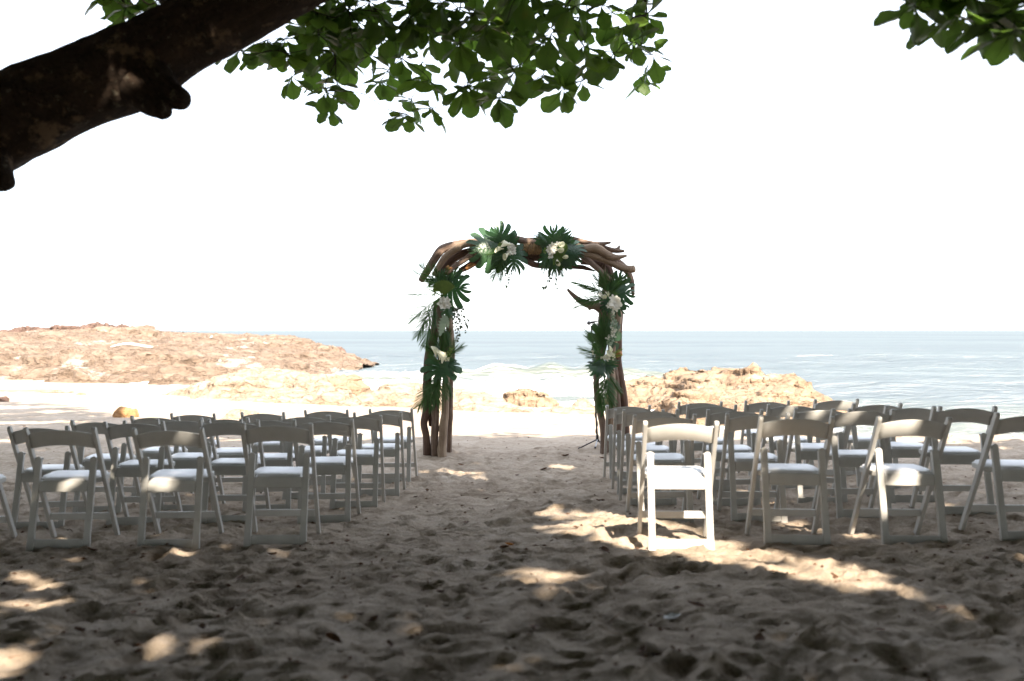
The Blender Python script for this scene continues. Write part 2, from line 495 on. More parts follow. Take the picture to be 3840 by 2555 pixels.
# footprints: pits with pushed-up rims
rng = np.random.RandomState(3)
def stamp(x0, y0, ang, L, W, dep, rim):
    R = 2.0 * L
    i0, i1 = np.searchsorted(xs, x0 - R), np.searchsorted(xs, x0 + R)
    j0, j1 = np.searchsorted(ysv, y0 - R), np.searchsorted(ysv, y0 + R)
    if i1 - i0 < 3 or j1 - j0 < 3: return
    X = XX[j0:j1, i0:i1] - x0; Y = YY[j0:j1, i0:i1] - y0
    u = X * math.cos(ang) + Y * math.sin(ang); v = -X * math.sin(ang) + Y * math.cos(ang)
    r2 = (u / L) ** 2 + (v / W) ** 2
    ZZ[j0:j1, i0:i1] += -dep * np.exp(-r2 ** 1.5) + rim * np.exp(-(np.sqrt(r2) - 1.45) ** 2 / 0.09)
for k in range(2600):
    x0 = rng.uniform(-8, 8); y0 = rng.uniform(2.0, 14.0)
    big = rng.rand() < 0.62
    L = rng.uniform(0.11, 0.17) if big else rng.uniform(0.05, 0.10)
    W = L * rng.uniform(0.42, 0.75)
    stamp(x0, y0, rng.uniform(0, math.pi) if rng.rand() < 0.5 else rng.normal(math.pi / 2, 0.4), L, W,
          rng.uniform(0.008, 0.026) * (1.15 if y0 < 6 else 0.85), rng.uniform(0.005, 0.016))
for k in range(5200):
    x0 = rng.uniform(-7, 7); y0 = 2.3 + 8.5 * rng.rand() ** 1.3
    L = rng.uniform(0.035, 0.085)
    stamp(x0, y0, rng.normal(0, 0.5), L, L * rng.uniform(0.35, 0.7), rng.uniform(0.005, 0.017), rng.uniform(0.003, 0.010))
# small mounds heaped round the feet of the arch
for (px, py, rr, hh) in ((1600, 1712, 0.22, 0.05), (1632, 1712, 0.2, 0.06), (1672, 1712, 0.24, 0.06), (2262, 1700, 0.25, 0.06), (2330, 1700, 0.3, 0.05), (2380, 1700, 0.2, 0.05)):
    p = GP(px, py)
    ZZ += hh * np.exp(-((XX - p.x) ** 2 + (YY - p.y) ** 2) / rr ** 2)
V = np.stack([XX, YY, ZZ], -1).reshape(-1, 3)
me, _ = grid_mesh(V, len(ysv), len(xs), 'sand')
wetv = smoothstep(-2.6, -0.3, (YY - shore_y(XX)) + 0.7 * fbm(XX * 0.5, YY * 0.5, 0, 3))
at = me.attributes.new('wet', 'FLOAT', 'POINT'); at.data.foreach_set('value', wetv.astype(np.float32).ravel())
sand = obj('sand', me, M['sand']); tag(sand, 'trampled grey-brown beach sand running from the trees to the water', kind='structure')
_sandz = ZZ
def SZ(x, y):
    """height of the sculpted sand"""
    i = min(max(np.searchsorted(xs, x) - 1, 0), len(xs) - 2); j = min(max(np.searchsorted(ysv, y) - 1, 0), len(ysv) - 2)
    u = (x - xs[i]) / (xs[i + 1] - xs[i]); v = (y - ysv[j]) / (ysv[j + 1] - ysv[j])
    return float((1 - v) * ((1 - u) * ZZ[j, i] + u * ZZ[j, i + 1]) + v * ((1 - u) * ZZ[j + 1, i] + u * ZZ[j + 1, i + 1]))

# ------------------------------------------------------------------ sea
rows = np.concatenate([seg(14, 34, 120), seg(34, 50, 150), seg(50, 90, 120), np.geomspace(90, 30000, 90)])
cols = np.linspace(-1, 1, 420)
cols = np.sign(cols) * (0.55 * np.abs(cols) + 0.45 * np.abs(cols) ** 3)
SXX = cols[None, :] * (22 + rows[:, None] * 1.15); SYY = np.repeat(rows[:, None], len(cols), 1)
amp = smoothstep(400, 60, SYY)
SZZ = np.full_like(SXX, SEA_Z)
rw = np.random.RandomState(5)
for k in range(16):
    lam = rw.uniform(0.9, 7.0); a = rw.normal(-math.pi / 2, 0.45); ph = rw.uniform(0, 6.28)
    kx, ky = math.cos(a) * 2 * math.pi / lam, math.sin(a) * 2 * math.pi / lam
    wob = 0.8 * perlin(SXX * 0.08, SYY * 0.08, k * 3.1)
    SZZ += amp * (0.0075 * lam ** 0.8) * np.sin(kx * SXX + ky * SYY + ph + 4 * wob) * smoothstep(lam * 160, lam * 40, SYY)
# the breaker: steep face towards the beach, long back
wy = 43.0 + 0.10 * (SXX) + 0.9 * perlin(SXX * 0.16, 0 * SXX, 3.3)
wh = 0.62 * np.exp(-((SXX - 0.6) / 4.2) ** 2) + 0.32 * np.exp(-((SXX - 5.5) / 4.5) ** 2) + 0.22 * np.exp(-((SXX + 6) / 5.0) ** 2)
wh *= 1 + 0.35 * perlin(SXX * 0.9, SYY * 0.3, 8.0)
dw = SYY - wy
prof = np.where(dw < 0, np.exp(-(dw / 0.80) ** 2), np.exp(-(dw / 2.6) ** 2))
SZZ += wh * prof
dw2 = SYY - (29.8 - 0.05 * SXX + 1.1 * perlin(SXX * 0.2, 0 * SXX, 7.7))
prof2 = np.where(dw2 < 0, np.exp(-(dw2 / 0.35) ** 2), np.exp(-(dw2 / 1.5) ** 2))
SZZ += 0.14 * prof2 * smoothstep(-2.5, 0.5, SXX) * smoothstep(6, 3.5, SXX)
dw3 = SYY - (66 + 0.12 * SXX + 2.0 * perlin(SXX * 0.1, 0 * SXX, 1.7))
SZZ += 0.25 * np.where(dw3 < 0, np.exp(-(dw3 / 0.8) ** 2), np.exp(-(dw3 / 3) ** 2)) * smoothstep(-2, -10, SXX)
# surf amount
ds = SYY - shore_y(SXX)
fo = 1.00 * smoothstep(6.0, 0.0, ds) * (0.45 + 0.55 * smoothstep(4.5, 1.0, SXX))
fo = np.maximum(fo, smoothstep(5.5, 3.5, SXX - 0.05 * SYY) * 0.88 * smoothstep(43.6, 41.5, SYY + 0.7 * perlin(SXX * 0.3, SYY * 0.1, 2) - 0.10 * SXX))
left = smoothstep(-0.5, -3.5, SXX + 0.05 * (SYY - 43))
fo = np.maximum(fo, left * (0.36 + 0.40 * smoothstep(60, 42, SYY)) * smoothstep(88, 58, SYY))
reefedge = np.exp(-((SXX + 12 + (SYY - 45) * 0.21) / 3.5) ** 2) * smoothstep(100, 80, SYY)
fo = np.maximum(fo, 0.86 * reefedge)
crest = wh * np.exp(-((dw - 0.25) / 0.45) ** 2) * smoothstep(2.6, -0.6, SXX) * 0.9
foot = np.exp(-((dw + 1.15) / 0.55) ** 2) * smoothstep(12, 6, SXX)
face = np.exp(-((dw + 0.45) / 0.50) ** 2)
fo = np.maximum(fo, 1.6 * crest)
fo = np.where(face > 0.5, fo * (1 - 0.85 * smoothstep(0.5, 0.9, face) * smoothstep(0.12, 0.3, wh) * (0.35 + 0.65 * smoothstep(0.5, 3.0, SXX))), fo)
fo = np.maximum(fo, 0.8 * foot * smoothstep(0.1, 0.25, wh))
fo = np.maximum(fo, 0.75 * np.exp(-((dw2 + 0.5) / 0.7) ** 2) * smoothstep(-3, 0, SXX) * smoothstep(6, 4, SXX))
fo = np.where((dw2 > 0) & (dw2 < 2.0) & (SXX > 0.3) & (SXX < 4.5), fo * 0.45, fo)
# thin lines of foam around the right-hand rock
fo = np.maximum(fo, 0.55 * np.exp(-(((SXX - 8.2) / 1.3) ** 2 + ((SYY - 23.5) / 2.0) ** 2)))
shl = np.maximum(face * smoothstep(0.08, 0.3, wh), 0.75 * smoothstep(14, 1, ds)) * 1.0
SV = np.stack([SXX, SYY, SZZ], -1).reshape(-1, 3)
me, _ = grid_mesh(SV, len(rows), len(cols), 'sea')
a1 = me.attributes.new('foam', 'FLOAT', 'POINT'); a1.data.foreach_set('value', fo.astype(np.float32).ravel())
a2 = me.attributes.new('shallow', 'FLOAT', 'POINT'); a2.data.foreach_set('value', np.clip(shl, 0, 1).astype(np.float32).ravel())
tag(obj('sea', me, M['sea']), 'pale blue sea with foamy surf and one small breaker', kind='structure')

# ------------------------------------------------------------------ rocks
def rock_field(name, bumps, bounds, res, mat, label, cat='rock', group=None, step=0.25, terr=0.6,
               rough=0.22, rscale=0.9, warp=0.5, base=None, seed=0.0, side=0.35, cut=-0.35, fine=0.05):
    """rocky mass grown from overlapping mounds: warped outline, terraced ledges, ridged relief, undercut sides"""
    x0, x1, y0, y1 = bounds
    nx = int((x1 - x0) / res[0]) + 1; ny = int((y1 - y0) / res[1]) + 1
    X, Y = np.meshgrid(np.linspace(x0, x1, nx), np.linspace(y0, y1, ny))
    wx = X + warp * fbm(X * rscale, Y * rscale, seed + 1.0, 4)
    wy_ = Y + warp * fbm(X * rscale, Y * rscale, seed + 7.0, 4)
    H = np.full_like(X, -1.0)
    for (cx, cy, rx, ry, h, p, rot) in bumps:
        u = (wx - cx) * math.cos(rot) + (wy_ - cy) * math.sin(rot)
        v = -(wx - cx) * math.sin(rot) + (wy_ - cy) * math.cos(rot)
        r = np.sqrt((u / rx) ** 2 + (v / ry) ** 2)
        hb = h * (1 - r ** p)
        hb = np.maximum(hb, -1.0)
        k = 6.0 / max(h, 0.3)
        m_ = np.maximum(H, hb)
        H = m_ + np.log1p(np.exp(-k * np.abs(H - hb))) / k * (np.minimum(H, hb) > -0.99)
    inside = smoothstep(-0.5, 0.25, H)
    tilt = H + 0.06 * X + 0.03 * Y + 0.10 * fbm(X * rscale * .7, Y * rscale * .7, seed + 3, 3)
    q = tilt / step
    st = (np.floor(q) + smoothstep(0.45, 0.95, q - np.floor(q))) * step
    H = H + inside * terr * (st - tilt)
    H = H + inside * rough * fbm(X * rscale * 1.5, Y * rscale * 1.5, seed + 5, 5, 0.5, True) * 0.6
    H = H + inside * fine * fbm(X * rscale * 6, Y * rscale * 6, seed + 9, 4, 0.6, True)
    Z0 = H
    gx = np.gradient(H, axis=1) / ((x1 - x0) / (nx - 1)); gy = np.gradient(H, axis=0) / ((y1 - y0) / (ny - 1))
    gl = np.sqrt(gx ** 2 + gy ** 2) + 1e-6
    steep = np.minimum(gl, 1.5) / 1.5
    sdisp = side * steep * (fbm(X * 0.8 * rscale, Y * 0.8 * rscale, H * 3.0 * rscale + seed, 4) + 0.25 * np.sin(H / step * 6.28 + 3 * perlin(X * .5, Y * .5, seed)))
    Xd = X - gx / gl * sdisp; Yd = Y - gy / gl * sdisp
    bz = SEA_Z if base is None else base
    Z = bz + Z0
    keepv = (Z0 > cut)
    keep = keepv[:-1, :-1] | keepv[1:, 1:] | keepv[:-1, 1:] | keepv[1:, :-1]
    me, used = grid_mesh(np.stack([Xd, Yd, Z], -1).reshape(-1, 3), ny, nx, name, keep)
    o = obj(name, me, mat)
    tag(o, label, cat, group)
    return o

REEF = rock_field('rock_reef', [
    (-24, 60, 15, 17, 1.25, 3.0, 0.35), (-17.5, 46.5, 6.8, 4.6, 1.15, 3.0, -0.1), (-27, 50, 8, 7, 1.3, 3, 0.1),
    (-33, 62, 14, 15, 1.9, 2.6, 0.2), (-22, 76, 9, 14, 1.75, 2.6, 0.3), (-27.5, 72, 3.2, 3.6, 2.25, 2.4, 0.0),
    (-31, 72, 6, 6, 2.05, 2.4, 0.0), (-30.5, 84, 12, 10, 1.8, 2.6, 0.3), (-12.8, 46, 3.0, 2.6, 0.62, 2.5, 0.2),
    (-13.6, 55, 3.2, 7, 0.75, 2.5, 0.25), (-19.0, 80, 4.5, 11, 1.25, 2.6, 0.2), (-50, 70, 22, 24, 1.9, 2.5, 0.2), (-15.6, 66, 2.6, 6, 0.6, 2.4, 0.2)],
    (-66, -8.5, 38.5, 98), (0.17, 0.17), M['reef'], 'long low sunlit rock reef reaching out into the sea', 'reef',
    step=0.42, terr=0.9, rough=0.24, rscale=0.33, warp=1.5, seed=2.0, side=0.5, fine=0.09)
rock_field('rock_stack', [(-35.8, 86, 2.2, 2.5, 2.5, 3.0, 0), (-38.5, 86, 3.2, 2.4, 2.28, 2.6, 0), (-33.4, 86, 1.3, 1.8, 2.35, 3, 0), (-42, 86, 3.0, 2.4, 2.2, 2.6, 0), (-45.5, 86, 3.4, 2.5, 1.95, 2.6, 0)],
    (-50, -31, 82.5, 89.5), (0.13, 0.13), M['red_rock'], 'reddish jagged crag rising on the reef above the horizon', 'crag',
    step=0.4, terr=0.4, rough=0.30, rscale=0.8, warp=0.6, seed=11.0, side=0.4, fine=0.14)
RIGHT = rock_field('rock_outcrop', [
    (4.6, 29.2, 1.9, 1.6, 0.72, 3, 0), (6.0, 27.6, 2.0, 2.0, 1.02, 2.6, 0), (6.4, 26.6, 0.75, 0.9, 1.18, 2.2, 0), (5.0, 28.6, 0.9, 0.7, 0.98, 2.4, 0),
    (5.2, 25.6, 1.45, 1.9, 0.62, 2.6, 0.1), (6.7, 25.6, 1.35, 2.2, 0.74, 2.8, 0), (7.3, 26.2, 0.6, 1.1, 0.94, 2.8, 0), (4.35, 23.9, 0.75, 0.8, 0.66, 2.6, 0.3),
    (7.85, 25.0, 0.28, 0.35, 0.46, 2.4, 0), (8.15, 24.7, 0.30, 0.3, 0.34, 2.2, 0), (5.9, 23.6, 1.2, 0.9, 0.36, 2.4, 0)],
    (2.0, 10.0, 21.8, 31.6), (0.05, 0.05), M['tan_rock'], 'large golden rock outcrop at the water edge behind the chairs', 'rock',
    step=0.22, terr=0.5, rough=0.10, rscale=1.0, warp=0.40, seed=21.0, side=0.24, fine=0.04)
rock_field('rock_outcrop', [(-7.6, 31.0, 2.4, 1.5, 0.78, 2.4, 0), (-8.9, 31.6, 1.6, 1.3, 0.5, 2.4, 0), (-6.0, 30.3, 1.3, 1.3, 0.66, 2.4, 0), (-9.9, 31.6, 1.1, 0.7, 0.28, 2.6, 0), (-6.6, 28.9, 1.6, 0.7, 0.30, 2.2, 0), (-5.0, 28.6, 0.7, 0.6, 0.34, 2.2, 0)],
    (-12, -3.6, 27, 34), (0.06, 0.06), M['pale_rock'], 'broad pale smooth rock mass between the reef and the tan boulder', 'rock',
    step=0.22, terr=0.35, rough=0.13, rscale=0.8, warp=0.35, seed=31.0, side=0.18, fine=0.03, base=-0.5)
rock_field('boulder', [(-4.95, 29.9, 0.78, 0.62, 0.60, 2.4, 0), (-5.35, 29.8, 0.4, 0.5, 0.52, 2.4, 0)],
    (-6.3, -3.7, 28.7, 31.2), (0.035, 0.035), M['tan_rock'], 'tan boulder split by a dark crack beside pale rocks', 'boulder',
    step=0.3, terr=0.3, rough=0.10, rscale=1.4, warp=0.12, seed=41.0, side=0.1, fine=0.02, base=-0.42)
rock_field('rock_outcrop', [(-3.0, 28.6, 1.3, 1.1, 0.46, 2.2, 0), (-1.9, 28.4, 1.2, 0.8, 0.34, 2.2, 0), (-3.4, 27.6, 1.3, 0.6, 0.24, 2.2, 0), (-1.0, 28.8, 0.7, 0.4, 0.20, 2.2, 0), (-1.2, 26.4, 1.1, 1.0, 0.26, 2.0, 0.2), (-0.4, 25.6, 0.8, 0.5, 0.12, 2.0, -0.4)],
    (-5.2, 0.8, 24.5, 30.4), (0.05, 0.05), M['pale_rock'], 'low peach-coloured rock slab running out past the left arch post', 'rock',
    step=0.2, terr=0.35, rough=0.11, rscale=1.0, warp=0.3, seed=51.0, side=0.15, fine=0.03, base=-0.44)
rock_field('rock', [(0.35, 29.0, 0.40, 0.35, 0.36, 3.0, 0), (0.72, 29.0, 0.42, 0.34, 0.28, 2.8, 0), (0.0, 29.0, 0.24, 0.26, 0.29, 3.0, 0), (1.08, 28.9, 0.28, 0.2, 0.09, 2.4, 0)],
    (-0.7, 1.9, 28.1, 29.9), (0.026, 0.026), M['tan_rock'], 'small craggy rock in the surf seen through the arch', 'rock',
    step=0.15, terr=0.4, rough=0.10, rscale=2.2, warp=0.16, seed=61.0, side=0.10, fine=0.035, base=-0.56)
rock_field('rock', [(1.98, 27.6, 0.30, 0.28, 0.17, 2.2, 0)], (1.4, 2.6, 27.0, 28.2), (0.025, 0.025), M['pale_rock'],
    'little rounded dome rock near the right arch post', 'rock', step=0.2, terr=0.1, rough=0.04, rscale=2.5, warp=0.06, seed=71.0, side=0.03, fine=0.02, base=-0.52)
rock_field('rock', [(1.35, 25.6, 0.55, 0.34, 0.10, 2.0, -0.2), (1.85, 25.4, 0.45, 0.2, 0.09, 2.0, -0.3)], (0.5, 2.6, 24.9, 26.3), (0.03, 0.03), M['pale_rock'],
    'flat sandy slab barely above the sand near right arch post', 'rock', step=0.1, terr=0.3, rough=0.03, rscale=2.5, warp=0.1, seed=81.0, side=0.03, fine=0.015, base=-0.47)
rock_field('rock', [(-14.2, 41.0, 0.85, 0.5, 0.34, 2.4, 0), (-13.2, 40.9, 0.65, 0.4, 0.26, 2.4, 0)], (-16, -11.6, 39.9, 42), (0.06, 0.06), M['reef'],
    'brown boulder pair in the foam at the foot of the reef', 'boulder', step=0.2, terr=0.3, rough=0.1, rscale=1.6, warp=0.2, seed=91.0, side=0.1, fine=0.04, base=-0.62)
rock_field('rock', [(-19.8, 96, 1.3, 1.2, 0.95, 2.6, 0), (-18.4, 96, 0.9, 0.9, 0.7, 2.4, 0), (-17.6, 96, 0.6, 0.6, 0.4, 2.4, 0)], (-22, -16.4, 94, 98), (0.1, 0.1), M['red_rock'],
    'dark wave-washed rock off the end of the reef', 'rock', step=0.3, terr=0.3, rough=0.2, rscale=1.2, warp=0.3, seed=101.0, side=0.2, fine=0.1, base=-0.75)
rock_field('rock', [(-17.9, 102, 0.8, 0.6, 0.45, 2.6, 0)], (-19.5, -16.3, 101, 103), (0.1, 0.1), M['red_rock'],
    'tiny outermost rock standing alone in the sea', 'rock', step=0.3, terr=0.3, rough=0.15, rscale=1.2, warp=0.2, seed=111.0, side=0.2, fine=0.08, base=-0.72)

def boulder(px, py, w, h, dpt, mat, label, seed, name='boulder', sink=0.25):
    p = GP(px, py)
    bm = bmesh.new(); bmesh.ops.create_icosphere(bm, subdivisions=5, radius=1.0)
    V = np.array([v.co[:] for v in bm.verts])
    n = fbm(V[:, 0] * 1.1 + seed, V[:, 1] * 1.1, V[:, 2] * 1.1, 4)
    V = V * (1 + 0.22 * n)[:, None]
    V = np.sign(V) * np.abs(V) ** 0.85
    V[:, 2] = np.where(V[:, 2] < 0, V[:, 2] * 0.5, V[:, 2])
    V = V * np.array([w / 2, dpt / 2, h])
    V = V + 0.012 * fbm(V[:, 0] * 14, V[:, 1] * 14, V[:, 2] * 14 + seed, 3, 0.6)[:, None] * np.array([1, 1, 1])
    for v, c in zip(bm.verts, V): v.co = c
    me = bpy.data.meshes.new(name); bm.to_mesh(me); bm.free()
    me.polygons.foreach_set('use_smooth', [True] * len(me.polygons))
    o = obj(name, me, mat); o.location = (p.x, p.y, p.z - h * sink * 0.2)
    return tag(o, label, 'boulder')
boulder(470, 1568, 0.50, 0.24, 0.4, M['yellow_rock'], 'small yellow-orange boulder alone on the sunlit sand', 3.0)
boulder(905, 1570, 0.78, 0.19, 0.6, M['pale_rock'], 'low pale boulder on the sand behind the front-row chairs', 8.0)
boulder(305, 1481, 0.30, 0.07, 0.3, M['tan_rock'], 'small flat brown stone on the sand towards the reef', 12.0, 'stone')
boulder(725, 1495, 0.16, 0.12, 0.16, M['tan_rock'], 'small upright brown stone on open white sand', 15.0, 'stone')
boulder(12, 1505, 0.28, 0.13, 0.25, M['red_rock'], 'dark reddish stone on the sand at the shade edge', 18.0, 'stone')
boulder(860, 1470, 1.7, 0.16, 0.7, M['pale_rock'], 'flat pale stone in front of the broad pale rocks', 22.0, 'stone')
boulder(110, 1470, 2.6, 0.07, 1.0, M['pale_rock'], 'long flat pale slab almost level with the sand near reef', 25.0, 'rock_slab')
# ------------------------------------------------------------------ tubes and logs
def catmull(pts, n):
    pts = [Vector(p) for p in pts]
    if len(pts) == 2:
        return [pts[0].lerp(pts[1], i / n) for i in range(n + 1)]
    out = []
    Q = [pts[0] * 2 - pts[1]] + pts + [pts[-1] * 2 - pts[-2]]
    segs = len(pts) - 1
    for i in range(n + 1):
        t = i / n * segs; k = min(int(t), segs - 1); t -= k
        a, b_, c, d = Q[k], Q[k + 1], Q[k + 2], Q[k + 3]
        out.append(0.5 * ((2 * b_) + (c - a) * t + (2 * a - 5 * b_ + 4 * c - d) * t * t + (3 * b_ - a - 3 * c + d) * t ** 3))
    return out

def tube_geo(pts, radii, n=20, seg=10, rough=0.0, seed=0.0, knots=(), round_end=True, freq=3.0):
    """lofted tube; returns verts, faces, uvs(per face corner)"""
    C = catmull(pts, n)
    R = [float(np.interp(i / n, np.linspace(0, 1, len(radii)), radii)) for i in range(n + 1)]
    if round_end:
        e0 = C[0] - (C[1] - C[0]).normalized() * R[0] * 0.35; e1 = C[-1] + (C[-1] - C[-2]).normalized() * R[-1] * 0.35
        C = [e0] + C + [e1]; R = [R[0] * 0.55] + R + [R[-1] * 0.55]
    N = len(C)
    t0 = (C[1] - C[0]).normalized()
    up = Vector((0, 0, 1)) if abs(t0.z) < 0.9 else Vector((0, 1, 0))
    nrm = (up - t0 * up.dot(t0)).normalized()
    verts = []; L = [0.0]
    for i in range(N):
        if i: L.append(L[-1] + (C[i] - C[i - 1]).length)
        t = (C[min(i + 1, N - 1)] - C[max(i - 1, 0)]).normalized()
        nrm = (nrm - t * nrm.dot(t)).normalized(); bi = t.cross(nrm)
        for s in range(seg):
            a = 2 * math.pi * s / seg
            verts.append((C[i], nrm * math.cos(a) + bi * math.sin(a), R[i], a, L[i]))
    P0 = np.array([v[0][:] for v in verts]); D = np.array([v[1][:] for v in verts]); RR = np.array([v[2] for v in verts])
    if rough > 0:
        Q = P0 + D * RR[:, None]
        nn = fbm(Q[:, 0] * freq + seed, Q[:, 1] * freq, Q[:, 2] * freq + seed * 0.7, 3)
        # long flutes along the grain
        A = np.array([v[3] for v in verts]); LL = np.array([v[4] for v in verts])
        fl = perlin(np.cos(A) * 1.6 + seed, np.sin(A) * 1.6 + seed * 1.3, LL * 0.9)
        RR = RR * (1 + rough * nn + rough * 0.9 * fl)
    for (kt, ka, kh, kw) in knots:
        A = np.array([v[3] for v in verts]); LL = np.array([v[4] for v in verts])
        da = np.abs((A - ka + math.pi) % (2 * math.pi) - math.pi)
        RR = RR + kh * np.exp(-(((LL - kt * L[-1]) / kw) ** 2 + (da / 0.8) ** 2))
    V = P0 + D * RR[:, None]
    faces = []; uvs = []
    for i in range(N - 1):
        for s in range(seg):
            s2 = (s + 1) % seg
            faces.append((i * seg + s, i * seg + s2, (i + 1) * seg + s2, (i + 1) * seg + s))
            u0, u1 = s / seg, (s + 1) / seg
            uvs += [(u0, L[i]), (u1, L[i]), (u1, L[i + 1]), (u0, L[i + 1])]
    faces.append(tuple(range(seg))[::-1]); uvs += [(math.cos(6.28 * k / seg) * .1, math.sin(6.28 * k / seg) * .1) for k in range(seg)]
    faces.append(tuple(range((N - 1) * seg, N * seg))); uvs += [(math.cos(6.28 * k / seg) * .1, math.sin(6.28 * k / seg) * .1) for k in range(seg)]
    return V, faces, uvs

def tube_mesh(pts, radii, **kw):
    V, F, U = tube_geo(pts, radii, **kw)
    me = mesh_from(V, F, 'tube')
    uv = me.uv_layers.new(name='UVMap')
    uv.data.foreach_set('uv', np.array(U, np.float32).ravel())
    return me

class Geo:
    """collects pieces that belong to ONE part"""
    def __init__(s): s.v = []; s.f = []; s.u = []
    def add(s, V, F, U=None):
        o = len(s.v)
        s.v += [tuple(p) for p in (V.tolist() if isinstance(V, np.ndarray) else V)]
        s.f += [tuple(i + o for i in f) for f in F]
        if U is not None: s.u += list(U)
    def mesh(s, name='part', smooth=True):
        me = mesh_from(s.v, s.f, name, smooth)
        if s.u and len(s.u) == len(me.loops):
            uv = me.uv_layers.new(name='UVMap'); uv.data.foreach_set('uv', np.array(s.u, np.float32).ravel())
        return me

# ------------------------------------------------------------------ folding chair
def prism(poly, axis, a0, a1, bev=0.003, name='part'):
    """poly in the two other axes; extruded from a0 to a1 along axis ('x','y','z'), edges softened"""
    bm = bmesh.new()
    def mk(p, a):
        if axis == 'x': return (a, p[0], p[1])
        if axis == 'y': return (p[0], a, p[1])
        return (p[0], p[1], a)
    lo = [bm.verts.new(mk(p, a0)) for p in poly]; hi = [bm.verts.new(mk(p, a1)) for p in poly]
    n = len(poly)
    bm.faces.new(lo); bm.faces.new(hi[::-1])
    for i in range(n): bm.faces.new((lo[i], hi[i], hi[(i + 1) % n], lo[(i + 1) % n])[::-1])
    bmesh.ops.recalc_face_normals(bm, faces=bm.faces)
    if bev:
        sharp = [e for e in bm.edges if len(e.link_faces) == 2 and e.calc_face_angle(0) > 0.6]
        bmesh.ops.bevel(bm, geom=sharp, offset=bev, segments=2, affect='EDGES', profile=0.6)
    me = bpy.data.meshes.new(name); bm.to_mesh(me); bm.free()
    for p in me.polygons: p.use_smooth = False
    return me

def arc(cx, cy, r, a0, a1, n):
    return [(cx + r * math.cos(a0 + (a1 - a0) * i / n), cy + r * math.sin(a0 + (a1 - a0) * i / n)) for i in range(n + 1)]

